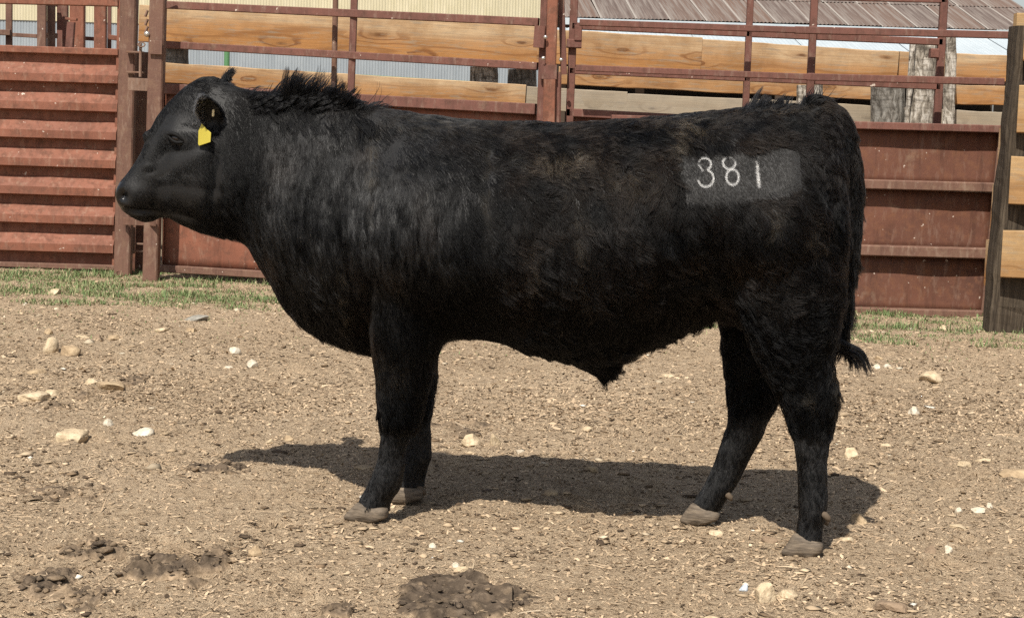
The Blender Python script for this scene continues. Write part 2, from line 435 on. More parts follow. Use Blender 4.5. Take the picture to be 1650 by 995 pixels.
# ---- latch posts
pA = empty('steel_post', tuple(down(at(196, 440, 13.45), 0)))
tag(pA, 'worn red square steel post against the end of the corrugated gate', 'steel post', 'steel gate posts')
bar('shaft', down(at(198, 440, 13.45)), at(209.5, -40, 13.45), 26 * 13.45 / FOC, .11, M_RUSTY, pA, (0, 1, 0))
for y in (83.5, 116):
    bar('pin_lug', at(204, y, 13.36), at(231, y + 1, 13.36), .05, .012, M_PLATE, pA)
bar('latch_rod', at(226.5, 70, 13.33), at(226, 124, 13.33), .022, .022, M_PLATE, pA, (0, 1, 0), 'round')
for t in range(6):
    a0, a1 = t * math.pi / 3, (t + 1) * math.pi / 3
    bar('ring', at(228 + 6 * math.cos(a0), 72 + 4 * math.sin(a0), 13.3), at(228 + 6 * math.cos(a1), 72 + 4 * math.sin(a1), 13.3), .01, .01, M_PLATE, pA, (0, 1, 0), 'round')
bar('strap_plate', at(206, 135.5, 13.31), at(256, 137.5, 13.31), .012, 20 * 13.3 / FOC, M_PLATE, pA)
bar('strap_plate', at(199, 356, 13.36), at(250, 358, 13.0), .012, 12 * 13.3 / FOC, M_RUSTY, pA)
bar('back_plate', at(231, 84, 13.62), at(228, 345, 13.62), 26 * 13.5 / FOC, .03, M_RUSTY, pA, (0, 1, 0))
bar('back_plate', at(213, 366, 13.6), at(212, 408, 13.6), 10 * 13.5 / FOC, .02, M_PLATE, pA, (0, 1, 0))
bar('back_plate', at(224, 362, 13.75), at(222, 444, 13.75), 34 * 13.7 / FOC, .02, M_BROWN, pA, (0, 1, 0))
for y in (392, 404): bar('rung', at(209, y, 13.5), at(236, y + 1, 13.5), .02, .012, M_PLATE, pA)
pB = empty('steel_post', tuple(down(at(242, 449, 13.1), 0)))
tag(pB, 'worn red square steel post behind the bull\'s muzzle, second from the corrugated gate', 'steel post', 'steel gate posts')
bar('shaft', down(at(243, 449, 13.1)), at(256, -40, 13.1), 24 * 13.1 / FOC, .10, M_RUSTY, pB, (0, 1, 0))
bar('hinge_plate', at(241, 76, 13.03), at(261, 77, 13.03), .012, 22 * 13 / FOC, M_RUSTY, pB)
for y in (22, 36, 48): bar('chain_link', at(238, y - 5, 13.3), at(234, y + 5, 13.3), .02, .03, M_PLATE, pB, (0, 1, 0), 'round')
V_, F_ = ellipsoid(np.zeros(3), (.022, .022, .022)); o = mesh_obj('bolt_head', V_, F_, M_CHROME, None, True); put(o, Matrix.Translation(Vector(at(237, 55, 13.05))), pB)

# ---- left pipe gate, hung from post B and closed on the centre post
gl = empty('pipe_gate', tuple(down(at(330, 436, 13.4), 0)))
tag(gl, 'red steel gate with open rails above a sheet panel, behind the bull\'s head and neck', 'gate', 'red sheet and pipe gates')
def YL(px): return 13.35 - (px - 262) / 606 * .75
def seg_L(name, a, b, hpx, w=.05, mat=M_RAIL, dy=0.0):
    Y0, Y1 = YL(a[0]) + dy, YL(b[0]) + dy
    return bar(name, at(a[0], a[1], Y0), at(b[0], b[1], Y1), w, hpx * (Y0 + Y1) / 2 / FOC, mat, gl)
seg_L('rail', (266, 8), (868, 36), 12.5)
seg_L('rail', (266, 72), (866, 107), 12)
seg_L('rail', (266, 143), (863, 176), 17)
seg_L('rail', (258, 432), (868, 468), 12, mat=M_RUSTY)
def vert_L(name, px0, py0, px1, py1, wpx, dp=.05, mat=M_RAIL, dy=0.0, kind='box', par=gl):
    Y = YL(px1) + dy
    return bar(name, at(px1, py1, Y), at(px0, py0, Y), wpx * Y / FOC, dp, mat, par, (0, 1, 0), kind)
vert_L('stile', 266, -40, 254, 440, 7); vert_L('stile', 878, -40, 861, 468, 11)
vert_L('upright', 572.5, -40, 565, 163, 11); vert_L('upright', 541.5, -40, 537.5, 160, 9, .04, M_RUSTY, .12, 'round')
vert_L('hinge_arm', 870.5, 42, 868, 77, 18, .07, dy=-.03)
def sheet(name, pts, Yf, mat, par, seg=(24, 6), amp=.009, dy=0.0):
    """sheet metal between four photo corners (tl, tr, br, bl) standing on the gate's plane, slightly dented"""
    (tl, tr, br, bl) = [at(p[0], p[1], Yf(p[0]) + dy) for p in pts]
    nu, nv_ = seg; Vv = []; so = random.random() * 50
    for j in range(nv_ + 1):
        for i in range(nu + 1):
            a, b = i / nu, j / nv_
            P = (tl * (1 - a) + tr * a) * (1 - b) + (bl * (1 - a) + br * a) * b
            Vv.append(P)
    Vv = np.array(Vv); Vv[:, 1] += vnoise(Vv + so, .35) * amp + vnoise(Vv + so, .12, 1) * amp * .4
    F_ = [(j * (nu + 1) + i, j * (nu + 1) + i + 1, (j + 1) * (nu + 1) + i + 1, (j + 1) * (nu + 1) + i) for j in range(nv_) for i in range(nu)]
    o = mesh_obj(name, Vv, F_, mat, None, True); put(o, Matrix(), par)
    s = o.modifiers.new('s', 'SOLIDIFY'); s.thickness = .004
    return o
for k_, (f0, f1) in enumerate(((0, 1/3), (1/3, 2/3), (2/3, 1))):
    yl = lambda f: 150 + (428 - 150) * f; yr = lambda f: 184 + (463 - 184) * f
    sheet('panel', [(262, yl(f0)), (866, yr(f0)), (866, yr(f1)), (262, yl(f1))], YL, M_RED, gl, dy=.03)
    if k_: seg_L('ledge', (260, yl(f0)), (866, yr(f0)), 12, .05, M_RUSTY)

# ---- centre post with its hinges
pc = empty('steel_post', tuple(down(at(886, 480, 12.45), 0)))
tag(pc, 'red steel post between the two gates, rising above the bull\'s back', 'steel post', 'steel gate posts')
bar('shaft', at(887, 118, 12.45), at(892, -40, 12.45), 17 * 12.45 / FOC, .08, M_RED, pc, (0, 1, 0))
bar('sleeve', down(at(880, 480, 12.5)), at(886, 116, 12.5), 37 * 12.5 / FOC, .12, M_RAIL, pc, (0, 1, 0))
bar('face_strip', down(at(880, 480, 12.42)), at(885.5, 128, 12.42), 19 * 12.42 / FOC, .05, M_RED, pc, (0, 1, 0))
bar('cap_plate', at(871, 116, 12.41), at(897, 116.5, 12.41), .02, 23 * 12.4 / FOC, M_RAIL, pc)
bar('brace', at(903, -40, 12.55), at(908.5, 120, 12.55), 10 * 12.5 / FOC, .05, M_RAIL, pc, (0, 1, 0))
for x, y in ((875.5, 94), (904, 96.5), (879, 60)):
    V_, F_ = ellipsoid(np.zeros(3), (.014, .014, .014)); o = mesh_obj('bolt_head', V_, F_, M_CHROME, None, True); put(o, Matrix.Translation(Vector(at(x, y, 12.38))), pc)

# ---- right gate (its frame stands just behind the fixed panel)
YG = 12.62
gr = empty('pipe_gate', tuple(down(at(1200, 490, YG), 0)))
tag(gr, 'red pipe gate behind the bull\'s back and rump, hung right of the centre post', 'gate', 'red sheet and pipe gates')
def seg_G(name, a, b, hpx, w=.05, mat=M_RAIL, Y=YG, par=gr): return bar(name, at(a[0], a[1], Y), at(b[0], b[1], Y), w, hpx * Y / FOC, mat, par)
def vert_G(name, a, b, wpx, dp=.05, mat=M_RAIL, Y=YG, par=gr, kind='box'): return bar(name, at(b[0], b[1], Y), at(a[0], a[1], Y), wpx * Y / FOC, dp, mat, par, (0, 1, 0), kind)
seg_G('rail', (922, 42), (1518, 68), 11); seg_G('rail', (918, 114), (1514, 140), 10)
seg_G('rail', (1306, -4), (1524, 1), 8); seg_G('rail', (912, 181), (1506, 212), 13)
vert_G('stile', (927, -40), (906, 480), 12.5); vert_G('stile', (1521.5, -6), (1509, 205), 12)
vert_G('upright', (1211, -40), (1201, 180), 10); vert_G('upright', (1312.5, -6), (1303, 190), 11.5, dp=.05, Y=YG - .03)
vert_G('hinge_arm', (932, 41), (931, 65), 12, .07, Y=YG - .04); seg_G('hinge_arm', (913, 70), (937, 71), 14, .07, Y=YG - .03)
seg_G('latch_block', (1498, 86), (1511, 86.5), 15, .08)
sheet('panel', [(912, 184), (1508, 214), (1496, 500), (906, 470)], lambda x: YG, M_RED, gr, dy=.02)

# ---- fixed panel on the right
YF = 12.4
fp = empty('steel_fence_panel', tuple(down(at(1480, 506, YF), 0)))
tag(fp, 'steel fence panel with two open rails over a three-tier sheet, behind the bull\'s rump', 'fence panel')
seg_F = lambda name, a, b, hpx, w=.05, mat=M_RAIL, dy=0.0: seg_G(name, a, b, hpx, w, mat, YF + dy, fp)
seg_F('rail', (934, 36.5), (1281, 48.5), 10); seg_F('rail', (1281, 48.5), (1628, 57), 11.5)
seg_F('rail', (928, 109.5), (1300, 124), 10); seg_F('rail', (1300, 124), (1617, 132), 11.5)
def xr(y): return 1612 - (y - 215) * .098
for k_, (ya, yb) in enumerate(((212, 302), (310, 408), (416, 506))):
    sheet('panel', [(1000, ya - 17), (xr(ya), ya), (xr(yb), yb), (990, yb - 17)], lambda x: YF, M_BROWN, fp, seg=(40, 6), amp=.012, dy=.05)
for (y, h, wd) in ((208, 12, .10), (302, 15, .11), (408, 17, .11), (507, 14, .09)):
    seg_F('ledge', (985, y - 17), (xr(y), y), h, wd, M_RUSTY if y > 300 else M_RAIL)
bar('end_plate', at(xr(210), 212, YF + .04), at(xr(510), 508, YF + .04), .03, .03, M_RUSTY, fp, (0, 1, 0))

# ================================================================== WOOD
def wood_mat(name, pale, mid, dark, knots=True, grey=0.0):
    m, t, b = new_mat(name); n = NB(t)
    oi = n.n('ObjectInfo'); tc = n.n('TexCoord')
    off = n.n('CombineXYZ'); n.l(n.math('MULTIPLY', oi.outputs['Random'], 37.0), off.inputs[0]); n.l(n.math('MULTIPLY', oi.outputs['Random'], 11.0), off.inputs[1])
    va = n.n('VectorMath', operation='ADD'); n.l(tc.outputs['Object'], va.inputs[0]); n.l(off.outputs[0], va.inputs[1]); P = va.outputs[0]
    sx = n.n('SeparateXYZ'); n.l(tc.outputs['Object'], sx.inputs[0])
    st = n.n('Mapping'); st.inputs['Scale'].default_value = (.32, 1, 2.6); n.l(P, st.inputs[0])
    warp = n.noise(st.outputs[0], 2.2, 2, .5, .3)
    # knots: sparse cells that bend the grain round them
    sp_ = n.n('SeparateXYZ'); n.l(P, sp_.inputs[0])
    kv = n.n('CombineXYZ'); n.l(n.math('MULTIPLY', sp_.outputs[0], 1.5), kv.inputs[0]); n.l(n.math('MULTIPLY', n.math('ADD', sx.outputs[2], oi.outputs['Random']), 5.0), kv.inputs[1])
    vo = n.n('TexVoronoi', voronoi_dimensions='2D'); vo.inputs['Scale'].default_value = 1.0; vo.inputs['Randomness'].default_value = 1.0; n.l(kv.outputs[0], vo.inputs['Vector'])
    kc = n.n('SeparateColor'); n.l(vo.outputs['Color'], kc.inputs[0])
    kd_ = n.math('ADD', n.math('ADD', n.math('MULTIPLY', vo.outputs['Distance'], n.math('ADD', 1.25, kc.outputs[1])), n.math('MULTIPLY', n.math('GREATER_THAN', kc.outputs[0], .72), .9)), n.math('MULTIPLY', n.math('SUBTRACT', n.noise(P, 9, 3), .5), .22))
    halo = n.math('POWER', n.math('SUBTRACT', 1.0, n.math('MINIMUM', n.math('MULTIPLY', n.math('MAXIMUM', kd_, 0.0), 1.55), 1.0)), 1.5)
    gg = n.math('ADD', n.math('MULTIPLY', sx.outputs[2], 46.0), n.math('MULTIPLY', warp, 20.0)); gg = n.math('ADD', gg, n.math('MULTIPLY', halo, 10.0))
    ringv = n.math('SINE', gg)
    fib = n.n('Mapping'); fib.inputs['Scale'].default_value = (2.5, 60, 110); n.l(P, fib.inputs[0]); fn = n.noise(fib.outputs[0], 1.0, 4, .65)
    # heartwood towards one edge, sapwood towards the other
    tone = n.math('ADD', n.math('MULTIPLY', sx.outputs[2], 3.2), n.math('MULTIPLY', n.noise(st.outputs[0], 1.3, 3, .5), 1.0))
    c = n.ramp(tone, [(.22, mid), (.5, tuple(a * .65 + d * .35 for a, d in zip(mid, pale))), (.68, pale), (.9, tuple(x * 1.05 for x in pale))])
    heart = n.ramp(tone, [(.35, 1), (.72, .25)])
    rg = n.ramp(ringv, [(.0, 0), (.6, .05), (.85, .7), (1, 1)])
    amt = n.math('MULTIPLY', n.math('MULTIPLY', rg, n.math('ADD', .55, n.math('MULTIPLY', halo, 1.4))), heart)
    c = n.mix(amt, c, dark)
    c = n.mix(n.ramp(fn, [(.36, .25), (.6, 0)]), c, dark)
    if knots:
        c = n.mix(n.ramp(n.math('MULTIPLY', halo, n.noise(P, 2.2, 2)), [(.12, 0), (.5, .6)]), c, dark)
        c = n.mix(n.ramp(kd_, [(.03, .8), (.09, .45), (.15, .0)]), c, tuple(x * .5 for x in dark))
    st2 = n.noise(n.world((1, 1, 1)), 3.2, 5, .7); c = n.mix(n.ramp(st2, [(.40, 0), (.7, .6)]), c, tuple(x * .55 for x in mid))
    gr2 = n.noise(n.coord((1.2, 9, 9)), 5, 4, .7); c = n.mix(n.ramp(gr2, [(.52, 0), (.68, .6)]), c, (.24, .20, .15))
    if grey: c = n.mix(n.ramp(n.noise(st.outputs[0], 4, 4, .6), [(.35, grey * .5), (.65, grey)]), c, (.24, .215, .18))
    n.l(c, b.inputs['Base Color']); b.inputs['Roughness'].default_value = .8; b.inputs['Specular IOR Level'].default_value = .25
    n.l(n.bump(fn, .4, .004), b.inputs['Normal'])
    return m
M_PLANK = wood_mat('rough_sawn_pine', (.46, .325, .19), (.355, .17, .058), (.16, .062, .02))
M_GREYPLANK = wood_mat('weathered_board', (.38, .31, .22), (.33, .255, .165), (.20, .14, .085), True, .5)
M_ENDGRAIN = wood_mat('sawn_plank_end', (.42, .28, .14), (.35, .20, .085), (.20, .10, .038), False)
def bark_mat(name, a, b_c, d):
    m, t, b = new_mat(name); n = NB(t)
    v = n.coord((.35, 1, 1)); f = n.noise(v, 26, 5, .7, .8); f2 = n.noise(n.coord((3, .6, .6)), 9, 4, .65)
    c = n.ramp(f, [(.34, d), (.47, b_c), (.60, a)]); c = n.mix(n.ramp(f2, [(.5, 0), (.65, .7)]), c, d)
    n.l(c, b.inputs['Base Color']); b.inputs['Roughness'].default_value = .9; b.inputs['Specular IOR Level'].default_value = .2
    n.l(n.bump(f, .9, .012), b.inputs['Normal']); return m
M_BARK = bark_mat('peeling_pale_bark', (.52, .48, .42), (.27, .235, .19), (.06, .05, .04))
M_GREYLOG = bark_mat('grey_weathered_log', (.25, .235, .21), (.15, .135, .115), (.05, .045, .038))
m, t_, b_ = new_mat('old_tie_wood'); nb = NB(t_)
f = nb.noise(nb.coord((1.2, 26, 26)), 1.6, 5, .7, .3); f2 = nb.noise(nb.coord((.8, 5, 5)), 2.0, 4, .6)
c = nb.ramp(f, [(.32, (.016, .012, .009)), (.48, (.058, .044, .031)), (.62, (.105, .082, .058)), (.74, (.18, .142, .10))])
c = nb.mix(nb.ramp(f2, [(.4, .0), (.65, .6)]), c, (.040, .031, .023))
nb.l(c, b_.inputs['Base Color']); b_.inputs['Roughness'].default_value = .9; b_.inputs['Specular IOR Level'].default_value = .2
nb.l(nb.bump(f, 1.0, .018), b_.inputs['Normal']); M_TIE = m

def plank(px0, py0t, py0b, px1, py1t, py1b, Y0, Y1, mat, par, th=.05, name='plank', rough=.006, seg=36):
    a = at(px0, (py0t + py0b) / 2, Y0); b = at(px1, (py1t + py1b) / 2, Y1)
    h = ((py0b - py0t) * Y0 + (py1b - py1t) * Y1) / 2 / FOC
    return bar(name, a, b, th, h, mat, par, seg=seg, rough=rough)
pf = empty('plank_fence', tuple(down(at(560, 440, 14.6), 0)))
tag(pf, 'fence of rough orange pine planks behind the red gates', 'fence')
YP0, YP1 = 14.75, 14.45
def YPL(px): return YP0 + (YP1 - YP0) * (px - 268) / 1350
for (x0, t0, b0, x1, t1, b1, mt) in (
    (225, 8, 67, 866, 43.5, 102, M_PLANK), (866, 44, 104, 1130, 65, 114, M_PLANK), (1130, 65.5, 112, 1446, 83, 133, M_PLANK), (1448, 83, 127, 1690, 93, 132, M_PLANK),
    (225, 97, 133, 847, 139, 168, M_PLANK), (848.5, 140, 168, 1010, 148, 178, M_GREYPLANK),
    (900, 108, 135.5, 1404, 133, 161.5, M_PLANK), (1530, 137, 167, 1690, 142, 172, M_PLANK),
    (900, 145.5, 180, 1290, 164, 196, M_GREYPLANK), (1292, 165, 198, 1490, 175, 208, M_GREYPLANK), (1490, 176, 209, 1690, 184, 216, M_GREYPLANK)):
    plank(x0, t0, b0, x1, t1, b1, YPL(x0), YPL(x1), mt, pf)
# lower planks that the sheet panels mostly hide
for k_ in range(3):
    plank(225, 190 + 75 * k_, 250 + 75 * k_, 1690, 262 + 70 * k_, 320 + 70 * k_, 14.78, 14.5, M_GREYPLANK, pf)
def log(px_t, py_t, px_b, Y, wpx, mat, label, par=None, cat='fence post', top=True):
    b = at(px_b, 440, Y); b[2] = -.05
    t = at(px_t, py_t, Y); r = wpx * Y / FOC
    root = empty('log_post', (b[0], b[1], 0))
    tag(root, label, cat, 'log posts of the plank fence')
    bar('log', b, t, r, r, mat, root, (0, 1, 0), 'round', 26, .012)
    return root
log(1489, 66, 1462, 14.25, 46, M_BARK, 'thick leaning log post with pale peeling bark, behind the right gate\'s end stile')
bar('bark_edge', at(1461, 199, 14.14), at(1471, 68, 14.14), .045, .05, M_BARK, bpy.data.objects['log_post'], (0, 1, 0), 'round', 16, .01)
log(1533, 60, 1520, 14.2, 17, M_BARK, 'thin bark covered log post just right of the right gate\'s end stile')
log(1431, 138, 1428, 14.3, 56, M_GREYLOG, 'stubby grey weathered log post left of the thick leaning log')
log(1304, 137, 1300, 14.25, 42, M_BARK, 'pale grey stub post behind the square upright over the bull\'s rump')
log(780, 108, 775, 14.9, 42, M_BARK, 'pale mottled log post seen in the gap between the left planks')
log(842, 112, 838, 14.95, 46, M_GREYLOG, 'dark grey log post beside the centre steel post')
log(284, 77, 279, 14.95, 38, M_GREYLOG, 'dark log post beside the latch, seen above the bull\'s forehead')
# ---- big old timber post at the right with plank fences nailed to both faces
YT = 11.4
tp = empty('timber_post', tuple(down(at(1625, 535, YT), 0)))
tag(tp, 'weathered dark timber post at the right edge with nailed plank ends', 'fence post')
wT = 60 * YT / FOC
b0 = at(1616, 537, YT); b0[2] = -.08
bar('post', b0, at(1662, 44, YT), wT, .2, M_TIE, tp, (0, 1, 0), 'box', 40, .016)
rf = empty('plank_fence', tuple(down(at(1648, 537, YT - .3), 0)))
tag(rf, 'fence of thick fresh pine planks nailed on the dark timber post at the right edge', 'fence')
def nail_plank(x, t, b, Y, L, ang, mat=M_PLANK, par=rf, th=.06):
    a = at(x, (t + b) / 2, Y); d = np.array([math.cos(ang), math.sin(ang), 0]) * L
    return bar('plank', a, a + d, th, (b - t) * Y / FOC, mat, par, seg=18, rough=.008)
for (x, t, b) in ((1649, 66, 98), (1640, 138, 214), (1627, 253, 330), (1614, 371, 446)):
    nail_plank(x, t, b, YT - .16, 2.2, math.radians(-14), M_ENDGRAIN)
for (x, t, b) in ((1634, 22, 96), (1627, 118, 192), (1611, 207, 281), (1600, 297, 369), (1590, 386, 460)):
    nail_plank(x, t, b, YT + .145, 2.2, math.radians(6), M_PLANK if t > 100 else M_ENDGRAIN)

# ================================================================== BUILDINGS BEHIND
def sheet_metal(name, colors, vari, rough=.5, metal=0.0, streak=None, edge=None):
    m, t, b = new_mat(name); n = NB(t)
    p = n.coord((1, 1, 1)); oi = n.objrand()
    f = n.noise(n.coord((3, 3, .5)), 2.2, 5, .65); 
    c = n.ramp(f, [(.3, colors[0]), (.5, colors[1]), (.7, colors[2])])
    c = n.mix(n.math('MULTIPLY', oi, vari), c, colors[3])
    if streak:
        s2 = n.noise(n.coord((9, 9, .35)), 2.0, 4, .6); c = n.mix(n.ramp(s2, [(.42, 0), (.60, .9)]), c, streak)
    if edge:
        sx = n.n('SeparateXYZ'); n.l(n.n('TexCoord').outputs['Object'], sx.inputs[0])
        e_ = n.math('ADD', sx.outputs[0], n.math('MULTIPLY', n.math('SUBTRACT', f, .5), .07))
        c = n.mix(n.ramp(e_, [(.0, .85), (.035, .75), (.06, 0)]), c, edge)
    n.l(c, b.inputs['Base Color']); b.inputs['Roughness'].default_value = rough; b.inputs['Metallic'].default_value = metal
    return m
M_CREAM = sheet_metal('cream_sheet', ((.40, .365, .24), (.46, .425, .295), (.52, .48, .35), (.42, .39, .28)), .6, .6)
M_BLUE = sheet_metal('galvanised_wall_sheet', ((.19, .225, .255), (.23, .265, .295), (.28, .315, .345), (.21, .245, .28)), .6, .55)
M_RUSTROOF = sheet_metal('rusty_roof_sheet', ((.075, .056, .048), (.105, .08, .07), (.145, .115, .10), (.14, .085, .06)), .9, .7, 0, (.19, .16, .14), (.32, .29, .26))
M_GALV = sheet_metal('galvanised_roof_sheet', ((.36, .41, .44), (.42, .47, .50), (.48, .53, .56), (.38, .44, .48)), .6, .5)
M_DARKWOOD = simple_mat('dark_shed_boards', (.055, .04, .03), .9, .2)
M_GREEN = simple_mat('green_pipe_paint', (.075, .19, .085), .5, .4)
def corr_mesh(name, wd, ln, amp, n_c):
    """one corrugated sheet: x across, z along its length, bulging to -y"""
    k = n_c * 4 + 1; V_ = []; F_ = []
    for i in range(k):
        x = wd * i / (k - 1); y = -amp * math.sin(2 * math.pi * n_c * i / (k - 1))
        V_ += [(x, y, 0), (x, y, ln)]
    for i in range(k - 1): F_.append((2 * i, 2 * i + 2, 2 * i + 3, 2 * i + 1))
    me_ = bpy.data.meshes.new(name); me_.from_pydata(V_, [], F_); me_.shade_smooth(); me_.update(); return me_
barn = empty('barn', (-10, 45, 0))
tag(barn, 'metal barn with cream upper sheets over blue-grey corrugated wall sheets, behind the left gates', 'barn')
YB = 45.0
zb = float(np.mean([at(35, 29.5, YB)[2], at(150, 33, YB)[2]]))
xl, xr_ = at(-160, 100, YB)[0], at(925, 60, YB)[0]
ws = .93; ns = int((xr_ - xl) / ws) + 1
me_lo = corr_mesh('wall_sheet', ws, zb - .1, .011, 13); me_lo.materials.append(M_BLUE)
me_hi = corr_mesh('cream_sheet', ws, 2.6, .011, 13); me_hi.materials.append(M_CREAM)
for i in range(ns):
    x = xr_ - (i + 1) * ws
    o = bpy.data.objects.new('wall_sheet', me_lo); COL.objects.link(o); put(o, Matrix.Translation((x, YB + .008 * (i % 2), .1)), barn)
    o = bpy.data.objects.new('cream_sheet', me_hi); COL.objects.link(o); put(o, Matrix.Translation((x, YB - .03 + .008 * (i % 2), zb - .05)), barn)
def block(name, lo, hi, mat, par):
    x0, y0, z0 = lo; x1, y1, z1 = hi
    V_ = [(x0, y0, z0), (x1, y0, z0), (x1, y1, z0), (x0, y1, z0), (x0, y0, z1), (x1, y0, z1), (x1, y1, z1), (x0, y1, z1)]
    o = mesh_obj(name, V_, [(3, 2, 1, 0), (4, 5, 6, 7), (0, 1, 5, 4), (1, 2, 6, 5), (2, 3, 7, 6), (3, 0, 4, 7)], mat); put(o, Matrix(), par); return o
block('gable_wall', (xr_ - ns * ws, YB + .1, 0), (xr_ - .02, YB + 11, zb + 2.4), M_BLUE, barn)
block('roof', (xr_ - ns * ws - .3, YB - .4, zb + 2.56), (xr_ + .2, YB + 11.4, zb + 2.75), M_GALV, barn)

gp = empty('green_pipe_fence', tuple(down(at(600, 400, 24), 0)))
tag(gp, 'green painted pipe fence in front of the barn wall', 'fence')
bar('rail', at(200, 100, 24), at(765, 134, 24), .05, .045, M_GREEN, gp, (0, 0, 1), 'round')
for px in (366, -60):
    t = at(px, 62, 24); b = t.copy(); b[2] = -.05; bar('post', b, t, .075, .075, M_GREEN, gp, (0, 1, 0), 'round')

shed = empty('shed', (5, 34, 0))
tag(shed, 'open shed with a rusty corrugated roof above a bright galvanised lean-to roof', 'shed')
pit = math.atan(.28); yaw = math.radians(5)
eL, eR = at(935, 23.5, 34), at(1500, 50, 34)
ez = (eL[2] + eR[2]) / 2
updir = Vector((-.085, math.cos(pit), math.sin(pit))).normalized()
alongv = Vector((1, 0, 0)); alongv = (alongv - updir * alongv.dot(updir)).normalized(); nrm = alongv.cross(updir)
sw_ = .66; rl = 1.95
me_r = corr_mesh('roof_sheet', sw_ * 1.02, rl * 1.06, .009, 9); me_r.materials.append(M_RUSTROOF)
x_right = at(1706, 60, 34)[0]
for r in range(3):
    for i in range(14):
        e = Vector((x_right - (i + 1) * sw_, 34, ez)) + updir * (r * rl) + nrm * (.006 * (i % 2) + .010 * r) + alongv * random.uniform(-.02, .02) + updir * random.uniform(-.03, .02)
        tw = random.uniform(-.012, .012)
        a_ = (alongv + updir * tw).normalized(); u_ = (updir - alongv * tw).normalized(); n_ = a_.cross(u_)
        M = Matrix(((a_.x, -n_.x, u_.x, e.x), (a_.y, -n_.y, u_.y, e.y), (a_.z, -n_.z, u_.z, e.z), (0, 0, 0, 1)))
        o = bpy.data.objects.new('roof_sheet', me_r); COL.objects.link(o); put(o, M, shed)
# lean-to: a lower, flatter roof of bright sheets in front
lz = ez - .16
dl = Vector((-.10, 3.0, .62)).normalized()
al = (Vector((1, 0, 0)) - dl * dl.x).normalized(); nl = al.cross(dl)
me_l = corr_mesh('lean_to_sheet', .95, 3.1, .007, 12); me_l.materials.append(M_GALV)
base_l = Vector((x_right + .5, 33.9, lz)) - dl * 3.05
for i in range(11):
    e = base_l - al * (i + 1) * .93 + nl * .008 * (i % 2)
    M = Matrix(((al.x, -nl.x, dl.x, e.x), (al.y, -nl.y, dl.y, e.y), (al.z, -nl.z, dl.z, e.z), (0, 0, 0, 1)))
    o = bpy.data.objects.new('lean_to_sheet', me_l); COL.objects.link(o); put(o, M, shed)
xs0, xs1 = x_right - 9.25, x_right + .3
block('back_wall', (xs0, 39.6, 0), (xs1, 39.75, ez + .9), M_DARKWOOD, shed)
block('side_wall', (xs0 - .12, 31, 0), (xs0, 39.5, lz - .62), M_DARKWOOD, shed)
block('side_wall', (xs1, 31, 0), (xs1 + .12, 39.5, lz - .62), M_DARKWOOD, shed)
block('fascia', (xs0, 33.92, lz + .02), (xs1 - .4, 33.97, ez - .015), M_GALV, shed)
for i in range(4): block('shed_post', (xs0 + 1.2 + i * 2.4, 31.1, 0), (xs0 + 1.35 + i * 2.4, 31.25, lz - .62), M_DARKWOOD, shed)
block('front_boards', (xs0 + .05, 31.3, .0), (xs1 - .05, 31.36, 1.45), M_DARKWOOD, shed)

# ================================================================== THE BULL
_F = ground_at(622, 823); _R = ground_at(1208, 869)
_ax = (_R - _F); _ax[2] = 0; _ax /= np.linalg.norm(_ax)          # local +x runs from head to tail
_lat = np.array([-_ax[1], _ax[0], 0])                             # local +y points away from the viewer's side
_org = (_F + _R) / 2; _org[2] = 0
BULL_RZ = math.atan2(_ax[1], _ax[0])
def w2l(P):
    d = np.asarray(P, float) - _org
    return np.stack([d @ _ax, d @ _lat, d[..., 2]], -1)
def l2w(P):
    P = np.asarray(P, float)
    return _org + P[..., :1] * _ax + P[..., 1:2] * _lat + P[..., 2:] * np.array([0, 0, 1.0])
def bp(px, py, ly=0.0):
    """the bull's own coordinates of a photo point on the plane ly metres beyond its spine"""
    d = ray(px, py); e = EYE - _org
    t = (ly - e @ _lat) / (d @ _lat)
    return w2l(EYE + d * t)
def lpx(L):
    return to_px(l2w(L))
def poly_local(pts, ly=0.0):
    a = np.array([bp(x, y, ly) for x, y in pts]); return a[:, 0], a[:, 2]

top_px = [(188,302),(190,296),(194,289),(199,283),(205,279),(211,271),(226,252),(236,236),(241,224),(243,215),(247,206),(258,183),(275,162),(301,137),(325,123),(343,123),(365,130),(385,138),(410,143),
          (440,143),(480,143),(520,148),(560,156),(600,164),(640,172),(700,181),(760,187),(830,192),(900,195),(980,192),
          (1060,186),(1120,180),(1180,172),(1240,167),(1290,166),(1325,172),(1348,190),(1362,225),(1370,280),(1374,340),(1375,380)]
bot_px = [(188,322),(190,330),(195,339),(201,344),(209,349),(221,356),(234,360),(246,358),(256,352),(272,352),(292,364),(318,375),(350,382),(380,384),(394,390),(402,404),(420,434),(438,462),
          (455,495),(480,523),(510,546),(545,562),(580,576),(620,578),(670,560),(712,553),(760,547),(800,549),(850,563),(900,577),
          (940,586),(970,588),(1000,581),(1060,556),(1100,537),(1130,524),(1155,513),(1200,530),(1250,545),(1300,545),
          (1335,520),(1355,470),(1368,420),(1375,396)]
W_px = [(188,.055,.9,.85),(192,.072,.9,.9),(204,.086,.85,.9),(240,.084,.75,.85),(270,.088,.7,.8),(300,.108,.62,.8),(345,.118,.5,.75),(385,.125,.45,.6),
        (420,.15,.4,.5),(480,.19,.36,.45),(540,.225,.36,.45),(620,.26,.42,.5),(700,.30,.6,.56),(800,.335,.72,.62),(900,.35,.75,.66),
        (1000,.34,.72,.7),(1100,.315,.62,.72),(1200,.30,.42,.74),(1280,.28,.42,.7),(1330,.235,.5,.7),(1358,.165,.7,.8),(1375,.05,.9,.9)]
